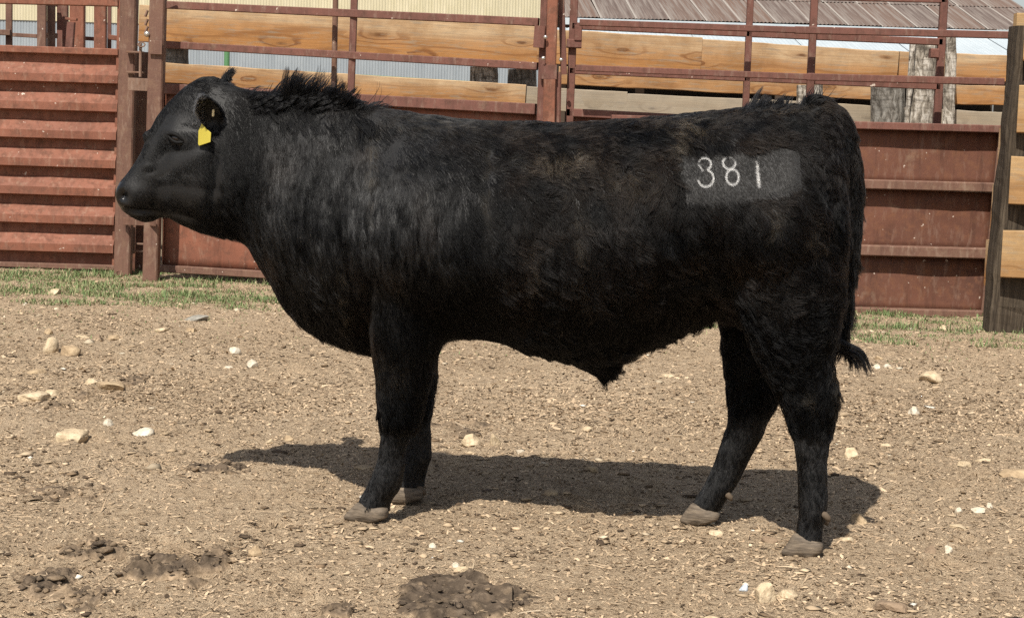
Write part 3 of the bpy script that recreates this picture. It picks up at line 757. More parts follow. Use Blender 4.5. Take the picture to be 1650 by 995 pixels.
_fx = lambda p: (p[0] + 8.5 * max(0, 1 - (p[0] - 188) / 48), *p[1:])      # the muzzle's near side stands a little forward of its middle
top_px = [_fx(p) for p in top_px]; bot_px = [_fx(p) for p in bot_px]; W_px = [_fx(p) for p in W_px]
_parts = []
# trunk, neck and head in one loft of upright slices
tx, tz = poly_local(top_px); bx_, bz = poly_local(bot_px)
wx = np.array([bp(p[0], 300)[0] for p in W_px]); wt = np.array([p[1:] for p in W_px])
INS = lambda x: np.interp(x, [tx[0], bp(360,200)[0], bp(460,200)[0]], [.002, .004, .011])
xs = np.unique(np.concatenate([tx, bx_, np.linspace(tx[0], tx[-1], 150)]))
xs = xs[(xs >= max(tx[0], bx_[0])) & (xs <= min(tx[-1], bx_[-1]))]
th = np.linspace(0, 2 * np.pi, 48, endpoint=False)
rings = []
for x in xs:
    zt = np.interp(x, tx, tz) - INS(x); zb = np.interp(x, bx_, bz) + INS(x)
    W_, tb, tt = (np.interp(x, wx, wt[:, i]) for i in range(3))
    mid, h = (zt + zb) / 2, max((zt - zb) / 2, .004)
    zz = mid + h * spow(np.cos(th), .92); t = (zz - zb) / (2 * h)
    tap = np.where(t < .5, tb + (1 - tb) * np.sin(np.clip(t / .5, 0, 1) * np.pi / 2), tt + (1 - tt) * np.sin(np.clip((1 - t) / .5, 0, 1) * np.pi / 2))
    yy = W_ * tap * spow(np.sin(th), .8)
    rings.append(np.stack([np.full_like(zz, x), yy, zz], 1))
_parts.append(loft(rings))

# legs: level slices; (py, front px, back px, lateral centre offset from the hoof, lateral half thickness)
def foot_y(px, py): return w2l(ground_at(px, py))[1]
Y_FN, Y_FF, Y_RN, Y_RF = foot_y(592, 834), foot_y(655, 805), foot_y(1290, 891), foot_y(1125, 838)
print('foot lateral', Y_FN, Y_FF, Y_RN, Y_RF)
LEGS = {
 'fn': (Y_FN, [(330,610,790,.03,.05),(380,592,770,.02,.085),(430,586,752,.01,.105),(480,586,742,.0,.105),(520,590,728,0,.098),(560,596,713,0,.088),(600,602,701,0,.074),(635,605,689,0,.064),
               (660,609,680,0,.06),(676,612,672,0,.056),(692,616,660,0,.047),(715,614,655,0,.042),(740,610,653,0,.042),(757,604,652,0,.046),(772,598,648,0,.049),(788,590,643,0,.047),(802,581,632,0,.048),(815,578,628,0,.05),(822,576,626,0,.05)]),
 'ff': (Y_FF, [(380,600,760,-.02,.085),(430,610,748,-.01,.105),(480,618,738,0,.105),(520,625,724,0,.095),(560,632,711,0,.085),(600,636,706,0,.072),(635,640,699,0,.062),(660,643,697,0,.058),
               (676,644,696,0,.054),(692,644,695,0,.047),(715,646,696,0,.042),(735,645,697,0,.045),(752,642,690,0,.048),(770,636,686,0,.046),(785,630,684,0,.048),(795,628,682,0,.05)]),
 'rn': (Y_RN, [(230,1165,1350,.05,.06),(290,1140,1366,.02,.09),(340,1140,1370,0,.11),(390,1150,1369,0,.118),(440,1165,1365,0,.118),(490,1182,1361,0,.11),(530,1196,1354,0,.1),(560,1209,1343,0,.09),(595,1228,1342,0,.076),
               (625,1246,1349,0,.064),(650,1258,1349,0,.058),(680,1268,1345,0,.052),(710,1277,1339,0,.046),(745,1283,1336,0,.043),(780,1283,1335,0,.045),(805,1283,1337,0,.05),(825,1285,1333,0,.052),(845,1283,1329,0,.05),(862,1281,1327,0,.052),(872,1279,1326,0,.054)]),
 'rf': (Y_RF, [(340,1120,1340,0,.11),(390,1125,1335,0,.118),(440,1135,1330,0,.118),(490,1148,1322,0,.108),(530,1158,1312,0,.098),(560,1161,1302,0,.09),(595,1167,1284,0,.076),(625,1172,1266,0,.066),(650,1174,1253,0,.06),(681,1171,1240,0,.054),
               (700,1166,1230,0,.05),(721,1159,1218,0,.046),(745,1150,1205,0,.044),(765,1141,1196,0,.046),(782,1134,1186,0,.05),(797,1124,1177,0,.05),(810,1116,1168,0,.05),(820,1113,1163,0,.052)]),
}
for key, (ly, rows) in LEGS.items():
    pr = np.array(rows, float)
    ys = np.arange(pr[0, 0], pr[-1, 0] + .1, 6.0)
    rings = []
    for y in ys[::-1]:
        f, b, dy, h = (np.interp(y, pr[:, 0], pr[:, i]) for i in (1, 2, 3, 4))
        pf, pb = bp(f, y, ly + dy), bp(b, y, ly + dy)
        ins = .002 if y > 690 else .006
        cx, cz = (pf + pb)[0] / 2, (pf + pb)[2] / 2; hx = (pb[0] - pf[0]) / 2 - ins
        rings.append(np.stack([cx + hx * spow(np.cos(lt), .9), ly + dy + h * spow(np.sin(lt), .9), np.full_like(lt, cz) + (pf[2] - pb[2]) / 2 * -np.cos(lt)], 1))
    _parts.append(loft(rings))

def lump(px, py, ly, r, rot=0.0):
    p = bp(px, py, ly); _parts.append(ellipsoid(p, r, rot))
for s in (-1, 1):
    def both(px, py, a, r, rot=0.0):
        p = bp(px, py, 0); _parts.append(ellipsoid(np.array([p[0], s * a, p[2]]), r, rot))
    both(248, 219, .045, (.018, .022, .018), 0)         # brow
lump(952, 572, 0, (.11, .055, .045), .3)             # sheath
lump(969, 600, 0, (.022, .02, .034), .2)

# ears: held out and up, the hollow turned outward and down
_eb, _et = bp(345, 206, -.095), bp(326, 148, -.20)
EAR_OUT = (_et - _eb) / np.linalg.norm(_et - _eb)
EAR_W = np.array([.93, .0, .36]); EAR_W -= EAR_OUT * (EAR_W @ EAR_OUT); EAR_W /= np.linalg.norm(EAR_W)
EAR_FR = np.cross(EAR_W, EAR_OUT); EAR_FR = EAR_FR if EAR_FR[1] < 0 else -EAR_FR
EAR_C = (_eb + _et) / 2
def ear(s):
    mir = np.array([1, -s, 1.0]); rings = []; ao = np.linspace(-1, 1, 12); ln_ = np.linalg.norm(_et - _eb)
    for k in range(14):
        t = k / 13
        rw = .041 * (math.sin(math.pi * (.16 + .80 * t)) ** .8) + .003
        c = _eb + EAR_OUT * (ln_ * t) + EAR_FR * (.016 * t * t)
        dpt = rw * (.85 - .25 * t)
        arc_o = np.outer(rw * np.sin(ao * 1.5), EAR_W) - np.outer(dpt * (np.cos(ao * 1.5) - .1), EAR_FR)
        ri, di = max(rw - .010, .002), max(dpt - .012, .001)
        arc_i = np.outer(ri * np.sin(ao[::-1] * 1.5), EAR_W) - np.outer(di * (np.cos(ao[::-1] * 1.5) - .1), EAR_FR)
        rings.append((c + np.concatenate([arc_o, arc_i])) * mir)
    return loft(rings)
_parts.append(ear(-1)); _parts.append(ear(1))

# tail
tail_px = [(1296,172),(1322,176),(1346,190),(1362,215),(1371,250),(1376,300),(1374,360),(1369,420),(1364,480),(1358,530),(1352,552)]
TAIL = np.array([bp(x, y, -.01) for x, y in tail_px]) + np.array([[0, 0, 0]])
_parts.append(tube(TAIL, [.03,.034,.034,.031,.028,.025,.022,.020,.018,.016,.010]))

bull = empty('bull', tuple(_org), BULL_RZ)
tag(bull, 'black woolly bull standing side on, with yellow ear tag and 381 branded on its hip', 'bull')
V = []; F = []; n0 = 0
for v, f in _parts:
    V.append(v); F += [tuple(n0 + i for i in q) for q in f]; n0 += len(v)
V = np.vstack(V)
raw = mesh_obj('body', V, F, None, None)
bm = bmesh.new(); bm.from_mesh(raw.data); 
bm.to_mesh(raw.data); bm.free()
md = raw.modifiers.new('r', 'REMESH'); md.mode = 'VOXEL'; md.voxel_size = .0085
md2 = raw.modifiers.new('s', 'SMOOTH'); md2.factor = .5; md2.iterations = 4
dg = bpy.context.evaluated_depsgraph_get()
me = bpy.data.meshes.new_from_object(raw.evaluated_get(dg))
bpy.data.objects.remove(raw)
# keep the largest shell only
nv = len(me.vertices); co = np.empty(nv * 3, np.float32); me.vertices.foreach_get('co', co); co = co.reshape(-1, 3).astype(float)
nr = np.empty(nv * 3, np.float32); me.vertex_normals.foreach_get('vector', nr); nr = nr.reshape(-1, 3).astype(float)

def mpx(L):
    """photo pixel of a body point, far side folded onto the near one"""
    L = np.array(L, float); L[:, 1] = -np.abs(L[:, 1]); return lpx(L)
ne = len(me.edges); ed = np.empty(ne * 2, np.int32); me.edges.foreach_get('vertices', ed); ed = ed.reshape(-1, 2)
u, v = mpx(co)
_w = np.zeros(nv)
for cx, cy, rx, ry in ((660, 470, 110, 100), (1240, 500, 130, 80), (650, 560, 60, 60), (1300, 560, 60, 50), (400, 330, 60, 70), (960, 600, 70, 40), (540, 560, 70, 40)):
    _w = np.maximum(_w, np.clip(1.35 * np.exp(-(((u - cx) / rx) ** 2 + ((v - cy) / ry) ** 2)), 0, 1))
deg = np.bincount(ed.ravel(), minlength=nv).astype(float)
for _ in range(40):
    acc = np.stack([np.bincount(ed[:, 0], co[ed[:, 1], a], nv) + np.bincount(ed[:, 1], co[ed[:, 0], a], nv) for a in range(3)], 1) / deg[:, None]
    co += (acc - co) * (_w * .6)[:, None]
me.vertices.foreach_set('co', co.astype(np.float32).ravel()); me.update()
nr = np.empty(nv * 3, np.float32); me.vertex_normals.foreach_get('vector', nr); nr = nr.reshape(-1, 3).astype(float)
u, v = mpx(co)
def gauss(cx, cy, rx, ry, rot=0.0):
    c, s = math.cos(rot), math.sin(rot); dx, dy = u - cx, v - cy
    a, b = (dx * c + dy * s) / rx, (-dx * s + dy * c) / ry
    return np.exp(-(a * a + b * b))
side = smooth(.25, .75, np.abs(nr[:, 1]))
d = np.zeros(nv)
for (cx, cy, rx, ry, rot, amp) in [
    (690, 340, 75, 120, .12, .022), (672, 450, 75, 85, 0, .02), (1275, 400, 85, 120, -.1, .022), (1205, 235, 50, 45, 0, .016), (1140, 470, 50, 60, .3, .006),
    (288, 216, 22, 18, .2, .020), (335, 325, 45, 38, .3, .014), (212, 312, 18, 20, 0, .008), (365, 175, 22, 40, 0, .01),
    (775, 330, 14, 130, .05, -.012), (560, 420, 14, 90, -.35, -.014), (480, 330, 18, 120, -.25, -.008), (420, 300, 16, 90, -.1, -.010), (395, 330, 14, 60, -.1, -.012),
    (1150, 420, 60, 40, .3, -.010), (1085, 470, 40, 60, .5, -.012), (1190, 520, 14, 70, -.25, -.012), (1290, 300, 70, 90, 0, .010),
    (1330, 330, 10, 110, -.1, -.010), (640, 300, 50, 90, .1, .012), (715, 420, 45, 60, 0, .010), (590, 500, 10, 70, .1, -.008),
    (283, 243, 26, 8, -.15, -.006), (270, 262, 14, 26, .6, -.007), (313, 250, 26, 34, 0, .006), (300, 300, 70, 9, .1, -.004),
    (240, 320, 34, 20, 0, .006), (700, 210, 120, 14, .1, .006), (900, 300, 22, 110, 0, -.005), (980, 300, 22, 110, .1, .004), (850, 300, 20, 120, 0, .004),
    (226, 338, 26, 3.2, .12, -.012), (264, 240, 9, 18, .55, -.011), (275, 262, 12, 26, .55, .008), (236, 268, 8, 4, -.4, .005), (243, 276, 9, 4, -.4, -.004), (300, 205, 30, 5, .1, -.004), (258, 200, 6, 22, .5, -.004), (222, 347, 22, 5, .12, .005), (250, 318, 10, 26, .3, -.004), (262, 232, 10, 30, .7, .006), (300, 262, 60, 10, -.5, .006), (345, 285, 9, 60, .1, -.009), (300, 345, 50, 8, .3, -.006), (590, 540, 10, 60, .05, -.012), (540, 500, 40, 70, -.3, .012), (455, 470, 12, 60, -.5, -.008), (630, 690, 26, 10, 0, -.004), (1300, 640, 9, 60, .1, -.006), (1330, 650, 12, 40, 0, .005)]:
    d += amp * gauss(cx, cy, rx, ry, rot)
co += nr * (d * side)[:, None]
co += nr * (vnoise(co, .11) * .004 + vnoise(co, .05, 1) * .002)[:, None] * smooth(380, 480, u)[:, None]
# nostrils
nn = np.exp(-(((u - 199) / 8) ** 2 + ((v - 316) / 8.5) ** 2)) * (np.abs(co[:, 1]) > .022)
co -= nr * (nn * .026)[:, None]
me.vertices.foreach_set('co', co.astype(np.float32).ravel()); me.update()
me.shade_smooth()
body = link(bpy.data.objects.new('body', me), bull)

m, t_, b_ = new_mat('black_hide'); nb = NB(t_)
g = nb.attr('bare')
b_.inputs['Base Color'].default_value = (.006, .0058, .006, 1)
nb.l(nb.ramp(g, [(0, .62), (1, .2)]), b_.inputs['Roughness'])
b_.inputs['Specular IOR Level'].default_value = .4
hb = nb.noise(nb.coord(), 160, 3)
nb.l(nb.bump(hb, .4, .003), b_.inputs['Normal'])
me.materials.append(m); MAT_HIDE = m
bare = np.clip(1 - ((u - 192) / 13) ** 2, 0, 1) * (v > 285) * (v < 350)
a = me.attributes.new('bare', 'FLOAT', 'POINT'); a.data.foreach_set('value', bare.astype(np.float32))
print('body verts', nv)

# ------------------------------------------------------------------ eye, hooves, ear tag
def surf_y(px, py):
    """near-side surface of the body at a photo point: its own coordinates"""
    dd = (u - px) ** 2 + (v - py) ** 2 + 1e6 * (co[:, 1] > 0)
    i = np.argmin(dd); return co[i], nr[i]
M_EYE = simple_mat('dark_eye', (.012, .008, .006), .06, .6)
M_LID = simple_mat('eyelid_skin', (.003, .0028, .0028), .7, .2)
for s in (-1, 1):
    c, n = surf_y(287, 223); c = c.copy(); c[1] *= -s; c[1] += -s * .017
    V_, F_ = ellipsoid(c, (.024, .019, .017), .2)
    mesh_obj('eye', V_, F_, M_EYE, bull, True)
    for k, (dz, hh) in enumerate(((.0125, .0036), (-.0118, .0022))):
        P = [c + np.array([-.030 + .06 * t, s * (.013 + .006 * math.sin(math.pi * t)), dz * math.sin(math.pi * t) + .010 - .020 * t]) for t in np.linspace(0, 1, 9)]
        V_, F_ = tube(P, [.003 + hh * math.sin(math.pi * t) ** .7 for t in np.linspace(0, 1, 9)], 10)
        mesh_obj('eyelid', V_, F_, M_LID, bull, True)

m, t_, b_ = new_mat('hoof_horn'); nb = NB(t_)
vec = nb.coord((1, 1, 6)); f = nb.noise(vec, 22, 5, .6)
nb.l(nb.ramp(f, [(.3, (.055, .042, .030)), (.5, (.12, .093, .066)), (.72, (.21, .165, .118))]), b_.inputs['Base Color'])
b_.inputs['Roughness'].default_value = .75
nb.l(nb.bump(nb.noise(nb.coord((1, 1, 14)), 12, 4), .5, .004), b_.inputs['Normal'])
M_HOOF = m
M_DEW = simple_mat('dewclaw_horn', (.10, .075, .052), .8, .25)
def hoof(poly, ly):
    """two claws from one side outline (photo points, clockwise from the front top)"""
    for s in (-1, 1):
        yc = ly + s * .027
        P = np.array([bp(x, y, yc) for x, y in poly]); c = P.mean(0)
        # a hoof outline is resampled, then swept across the claw's width
        n = len(P); R = []
        for i in range(n):
            for k in range(4): R.append(P[i] + (P[(i + 1) % n] - P[i]) * k / 4)
        R = np.array(R)
        for _ in range(1): R = (np.roll(R, 1, 0) + 2 * R + np.roll(R, -1, 0)) / 4
        c = R.mean(0); rings = []
        for t in np.linspace(-1, 1, 11):
            sc = (1 - .16 * abs(t) ** 3) * (1 if abs(t) < .99 else .86)
            Q = c + (R - c) * sc; Q[:, 1] = yc + t * .0255 + (R[:, 0] - c[0]) * s * .10 * .6
            lowest = R[:, 2].min(); Q[:, 2] = np.where(Q[:, 2] < lowest + .012, np.maximum(Q[:, 2] - (1 - sc) * .04, lowest), Q[:, 2])
            # narrower above
            Q[:, 1] = yc + (Q[:, 1] - yc) * (1 - 1.2 * np.clip(Q[:, 2] - lowest - .02, 0, .1))
            rings.append(Q)
        V_, F_ = loft(rings)
        mesh_obj('hoof', V_, F_, M_HOOF, bull, True)
hoof([(576,808),(600,811),(625,817),(625,833),(608,839),(575,840),(553,833),(561,823)], Y_FN)
hoof([(636,782),(660,783),(684,787),(682,803),(660,808),(640,809),(624,803),(629,795)], Y_FF)
hoof([(1279,858),(1303,863),(1327,875),(1325,888),(1308,896),(1280,897),(1257,890),(1268,876)], Y_RN)
hoof([(1115,809),(1138,815),(1161,827),(1158,836),(1140,842),(1112,844),(1094,838),(1103,824)], Y_RF)
for px, py, ly in ((1331, 832, Y_RN - .03), (1328, 838, Y_RN + .03), (1174, 799, Y_RF - .03), (622, 815, Y_FN + .03), (680, 790, Y_FF - .03)):
    c = bp(px, py, ly)
    V_, F_ = tube([c + np.array([-.016, 0, .010]), c + np.array([-.005, 0, .006]), c + np.array([.006, 0, -.004]), c + np.array([.012, 0, -.014])], [.007, .011, .010, .003], 10)
    mesh_obj('dewclaw', V_, F_, M_DEW, bull, True)

M_TAG = simple_mat('yellow_plastic', (.40, .33, .045), .4, .45)
M_TAGW = simple_mat('pale_plastic', (.72, .62, .38), .4, .45)
def slab(pts, th, mat, name, parent, px_center=None):
    """a thin plate from an outline of points, thickened along its own normal"""
    P = np.array(pts); n = np.cross(P[1] - P[0], P[2] - P[1]); n /= np.linalg.norm(n)
    k = len(P); V_ = np.vstack([P - n * th / 2, P + n * th / 2])
    F_ = [tuple(range(k))[::-1], tuple(range(k, 2 * k))] + [(i, (i + 1) % k, k + (i + 1) % k, k + i) for i in range(k)]
    o = mesh_obj(name, V_, F_, mat, parent)
    bv = o.modifiers.new('b', 'BEVEL'); bv.width = min(.002, th * .4); bv.segments = 2
    return o
def ear_y(px, py, r=4.0):
    k = np.nonzero(((u - px) ** 2 + (v - py) ** 2 < r * r) & (co[:, 1] < -.05))[0]
    return float(co[k, 1].min()) if len(k) else -.2
e1, e2 = ear_y(331, 197, 6) - .006, ear_y(344, 181) - .004
eartag = slab([bp(x, y, e1 + dy) for x, y, dy in ((325,199,0), (332,207,-.008), (340,214,-.018), (339,229,-.024), (321,235,-.008), (319.5,232,-.005), (320,211,-.002))], .003, M_TAG, 'ear_tag', bull)
stud = slab([bp(342.5,176,e2), bp(346,176.5,e2), bp(345,188,e2), bp(341.5,187.5,e2)], .008, M_TAGW, 'tag_stud', bull)
print('tag depth', e1, e2)

# ------------------------------------------------------------------ the coat: every strand its own curve
me.calc_loop_triangles()
nt3 = len(me.loop_triangles); tri = np.empty(nt3 * 3, np.int32); me.loop_triangles.foreach_get('vertices', tri); tri = tri.reshape(-1, 3)
A, B, Cc = co[tri[:, 0]], co[tri[:, 1]], co[tri[:, 2]]
area = np.linalg.norm(np.cross(B - A, Cc - A), axis=1) / 2
facing = nr[tri].mean(1)
def poly_in(px, py, poly):
    r = np.zeros(len(px), bool); n = len(poly)
    for i in range(n):
        x1, y1 = poly[i]; x2, y2 = poly[(i + 1) % n]
        c = ((y1 > py) != (y2 > py)) & (px < (x2 - x1) * (py - y1) / (y2 - y1 + 1e-9) + x1); r ^= c
    return r
CLIP = [(1088,243),(1120,240),(1180,240),(1215,243),(1245,234),(1279,234),(1288,252),(1290,303),(1264,313),(1230,319),(1180,325),(1120,326),(1100,323),(1098,298),(1088,276),(1081,256)]
def norm(a): return a / np.maximum(np.linalg.norm(a, axis=1, keepdims=True), 1e-9)
def sample(N, weight):
    p = area * weight; p = p / p.sum()
    i = rng.choice(nt3, N, p=p)
    r1, r2 = rng.random(N), rng.random(N); s = np.sqrt(r1)
    b = np.stack([1 - s, s * (1 - r2), s * r2], 1)[:, :, None]
    P = (co[tri[i]] * b).sum(1); Nn = norm((nr[tri[i]] * b).sum(1))
    return P, Nn
def curves_obj(name, pts, rad, cols, mat, parent, kind='stuff', gloss=None):
    """pts (N, K, 3), rad (N, K), cols (N, 3)"""
    N, K = pts.shape[:2]
    hc = bpy.data.hair_curves.new(name)
    hc.add_curves([K] * N)
    hc.attributes['position'].data.foreach_set('vector', np.ascontiguousarray(pts, np.float32).ravel()) if 'position' in hc.attributes else hc.position_data.foreach_set('vector', np.ascontiguousarray(pts, np.float32).ravel())
    ra = hc.attributes.get('radius') or hc.attributes.new('radius', 'FLOAT', 'POINT')
    ra.data.foreach_set('value', np.ascontiguousarray(rad, np.float32).ravel())
    ca = hc.attributes.new('tint', 'FLOAT_COLOR', 'CURVE')
    c4 = np.ones((N, 4), np.float32); c4[:, :3] = cols; ca.data.foreach_set('color', c4.ravel())
    ga = hc.attributes.new('gloss', 'FLOAT', 'CURVE'); ga.data.foreach_set('value', np.full(N, .35, np.float32) if gloss is None else np.asarray(gloss, np.float32))
    hc.materials.append(mat)
    o = link(bpy.data.objects.new(name, hc), parent)
    if kind: o['kind'] = kind
    return o
m = bpy.data.materials.new('coat_hair'); m.use_nodes = True; t_ = m.node_tree; t_.nodes.clear(); nb = NB(t_)
out = nb.n('OutputMaterial'); hb = nb.n('BsdfHairPrincipled')
hb.parametrization = 'COLOR'
nb.l(nb.attr('tint', 'Color'), hb.inputs['Color'])
hb.inputs['Roughness'].default_value = .38; hb.inputs['Radial Roughness'].default_value = .55; hb.inputs['Random Roughness'].default_value = .3; nb.l(nb.math('ADD', 1.17, nb.math('MULTIPLY', nb.attr('gloss'), .36)), hb.inputs['IOR'])
nb.l(hb.outputs[0], out.inputs[0]); M_HAIR = m

def strands(P, Nn, T, L, lift, droop, wav, clump_r, clump_amt, K=6, rad=.00075, seed=0, frizz=.25, bend=.62):
    """curves from roots P along tangents T: lengths L, rise angle lift (rad)"""
    N = len(P); t = np.linspace(0, 1, K)[None, :, None]
    nz = vnoise3(P, .028, seed + 1) * frizz + vnoise3(P, .009, seed + 2) * frizz * .6 + rng.normal(0, .10, (N, 3))
    T = T + nz; T = norm(T - Nn * (T * Nn).sum(1, keepdims=True))
    l = L[:, None, None]; li = lift[:, None, None]
    D = T[:, None, :] * np.cos(li) + Nn[:, None, :] * np.sin(li)
    X = P[:, None, :] + D * l * t - Nn[:, None, :] * l * t * t * (np.sin(li) * bend) 
    X[:, :, 2] -= (l * t * t * droop[:, None, None])[:, :, 0]
    side_ = np.cross(T, Nn)[:, None, :]
    ph = (vnoise(P, .035, 1, seed + 3) * 9 + rng.normal(0, .35, N))[:, None, None]
    X = X + side_ * np.sin(ph + t * 6.0) * (wav[:, None, None] * l * t)
    if clump_amt.max() > 0:
        nc = max(4, int(N * clump_r)); ci = rng.choice(N, nc, replace=False)
        kd = KDTree(nc)
        for k in range(nc): kd.insert(P[ci[k]], k)
        kd.balance()
        idx = np.fromiter((kd.find(p)[1] for p in P), int, N)
        lead = X[ci[idx]]
        shift = lead - P[ci[idx]][:, None, :] + P[:, None, :]
        tgt = shift + (lead - shift) * .85
        far = np.linalg.norm(P - P[ci[idx]], axis=1) < .03
        X = X + (tgt - X) * (clump_amt * far)[:, None, None] * t ** 1.2
    R = rad * (1 - .75 * np.linspace(0, 1, K)[None, :] ** 1.5) * (.7 + .6 * rng.random((N, 1)))
    return X, R

uF, vF = mpx((A + B + Cc) / 3)
wgt = np.ones(nt3)
wgt *= np.where(uF < 400, 1.5, 1.0) * np.where(facing[:, 1] > .35, .55, 1.0) * np.where((vF > 560), 1.15, 1)
clipF = poly_in(uF, vF, CLIP)
wgt *= np.where(clipF, 2.2, 1.0) * np.where((uF < 200) & (vF > 292) & (vF < 334), .0, 1.0)
mouth = np.abs(vF - np.interp(uF, [196, 222, 250], [334, 344, 341])) < 1.6
wgt *= np.where(mouth & (uF < 246), .05, 1.0) * np.where(((uF - 287) / 15) ** 2 + ((vF - 223) / 9) ** 2 < 1, .1, 1.0)
N = 430000
P, Nn = sample(N, wgt)
pu, pv = mpx(P)
clip = poly_in(pu + vnoise(P, .02) * 1.5, pv + vnoise(P, .02, 1) * 1.5, CLIP)
face = 1 - smooth(345, 420, pu + .35 * (pv - 200))
leg = smooth(575, 660, pv)
low = smooth(665, 715, pv)
ribs = smooth(770, 830, pu) * (1 - leg)
should = smooth(380, 450, pu) * (1 - smooth(690, 860, pu + 60 * vnoise(P, .09, 0, 31.0))) * (1 - leg)
top = smooth(.35, .8, Nn[:, 2])
L = .034 * np.ones(N)
L = L * (1 - should) + (.030 + .012 * vnoise(P, .1)) * should
L = L * (1 - ribs) + (.044 + .012 * vnoise(P, .06)) * ribs
L = np.where(pu > 1130, L * .85 + .006 * smooth(380, 520, pv), L)
belly = smooth(.3, .8, -Nn[:, 2]) * (1 - leg); L += .010 * belly
L = L * (1 - leg) + (.040 + .012 * vnoise(P, .05, 1, 4.0)) * leg
L = L * (1 - low) + .012 * low
L = L * (1 - face) + .010 * face
L = np.where((pu < 240) & (pv > 260), L * .6, L)
knee = np.exp(-((pu - 672) / 22) ** 2 - ((pv - 665) / 40) ** 2) + np.exp(-((pu - 1345) / 20) ** 2 - ((pv - 620) / 40) ** 2)
L += .020 * np.clip(knee, 0, 1)
L *= (.75 + .5 * rng.random(N))
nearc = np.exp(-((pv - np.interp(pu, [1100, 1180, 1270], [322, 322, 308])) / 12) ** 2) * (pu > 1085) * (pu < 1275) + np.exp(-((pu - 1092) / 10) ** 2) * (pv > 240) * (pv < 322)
L = np.where(clip, .006, L + .008 * np.clip(nearc, 0, 1))
# flow of the coat
T = np.zeros((N, 3))
T[:, 0] = .5 + .1 * vnoise(P, .3); T[:, 2] = -.85
T = T * (1 - should[:, None]) + np.array([.22, 0, -1.0]) * should[:, None]
T = T * (1 - face[:, None]) + np.array([.55, 0, -.75]) * face[:, None]
T = T * (1 - leg[:, None]) + np.array([.06, 0, -1.0]) * leg[:, None]
T += np.array([.9, 0, 0]) * (top * (pu > 600))[:, None]
thg = smooth(1150, 1230, pu) * smooth(420, 500, pv) * (1 - leg)
T += np.array([.55, 0, .15]) * thg[:, None]
T = norm(T - Nn * (T * Nn).sum(1, keepdims=True))
lift = .32 + .10 * ribs * (1 + vnoise(P, .05, 2)) - .10 * should - .22 * face - .12 * low
lift = np.where(clip, .5, lift)
wav = .05 + .14 * ribs * (vnoise(P, .09, 1) * .5 + .7) + .14 * thg - .04 * face
wav = np.where(clip, 0, np.clip(wav, 0, 1))
droop = .10 * np.ones(N) * (1 - face)
cl = np.clip(.25 + .22 * ribs + .25 * belly + .1 * leg - .4 * face + .3 * vnoise(P, .05, 0, 8.0), 0, .6) * ~clip
lift = lift + .18 * leg * (1 - low)
# locks: the coat breaks into curling tufts a hand's breadth and less across
sw1 = vnoise3(P, .085, 21.0); sw2 = vnoise3(P, .038, 22.0)
wool = np.clip(ribs + .8 * leg * (1 - low) + .9 * thg + .6 * smooth(1100, 1200, pu), 0, 1)
T = T + (sw1 * .75 + sw2 * .45) * wool[:, None] * (~clip)[:, None]
lock = vnoise(P * np.array([1, 1, .55]), .03, 1, 23.0)
lift = lift + .22 * wool * np.clip(lock, -.4, 1) * ~clip
streak = .6 * vnoise(P * np.array([1, 1, .10]), .012, 2, 24.0) + .6 * vnoise(P * np.array([1, 1, .14]), .0055, 0, 25.0) + .25 * vnoise(P, .05, 1, 26.0)
lift = lift + .10 * should * streak
ord_ = rng.permutation(N); h1 = ord_[: int(N * .42)]; h2 = ord_[int(N * .42):]
Xa, Ra = strands(P[h1], Nn[h1], T[h1], L[h1] * (1 + .25 * wool[h1]), lift[h1], droop[h1], wav[h1], .035, np.clip(cl[h1] * 1.5 + .25 * wool[h1], 0, .8), 6, .00058, 1, .34)
Xb, Rb = strands(P[h2], Nn[h2], T[h2], L[h2], lift[h2] * .85, droop[h2], wav[h2], .10, cl[h2], 6, .00055, 1, .34)
X = np.concatenate([Xa, Xb]); R = np.concatenate([Ra, Rb]); od = np.concatenate([h1, h2])
# colour: black, browned by sun along the ribs and rump, a little dust
base = np.array([.0011, .00115, .0014])
brown = np.clip(.55 * ribs * (1 - smooth(430, 540, pv)) + .35 * should * smooth(.25, .7, vnoise(P, .12, 2)) + .2 * top, 0, 1) * np.clip(.55 + .8 * vnoise(P, .07, 1), 0, 1)
colr = base + brown[:, None] * np.array([.0095, .0058, .0034])
dust = np.zeros(N)
for cx, cy, rx, ry, a in ((885, 262, 45, 14, .8), (908, 290, 7, 30, .5), (1100, 206, 34, 15, .9), (1090, 240, 14, 12, .9), (1245, 356, 14, 14, .7), (1300, 640, 12, 12, .5),
                          (780, 300, 8, 60, .25), (930, 400, 10, 60, .25), (600, 260, 8, 70, .2), (550, 470, 10, 50, .3), (850, 420, 9, 50, .2), (1000, 290, 60, 22, .2), (628, 590, 30, 30, .15), (1310, 380, 14, 14, .3), (1340, 600, 8, 30, .15), (1250, 175, 60, 14, .2), (700, 200, 90, 14, .25)):
    dust += a * np.exp(-((pu - cx) / rx) ** 2 - ((pv - cy) / ry) ** 2)
dust *= np.clip(.45 + 1.2 * vnoise(P, .018, 2), 0, 1) * (rng.random(N) < .75)
colr = colr + np.clip(dust, 0, 1)[:, None] * np.array([.11, .09, .064])
colr = np.where(clip[:, None], np.array([.0078, .0073, .0070]) * (.8 + .4 * rng.random((N, 1))), colr)
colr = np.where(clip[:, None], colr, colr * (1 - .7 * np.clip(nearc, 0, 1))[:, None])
colr = colr * (.8 + .4 * rng.random((N, 1)))
flk = rng.random(N) < .0006
colr[flk & (pu > 400)] = (.22, .19, .14)
gloss = .12 + .07 * ribs + .35 * should * smooth(500, 390, pv) + .42 * face * (1 - should) + .38 * low
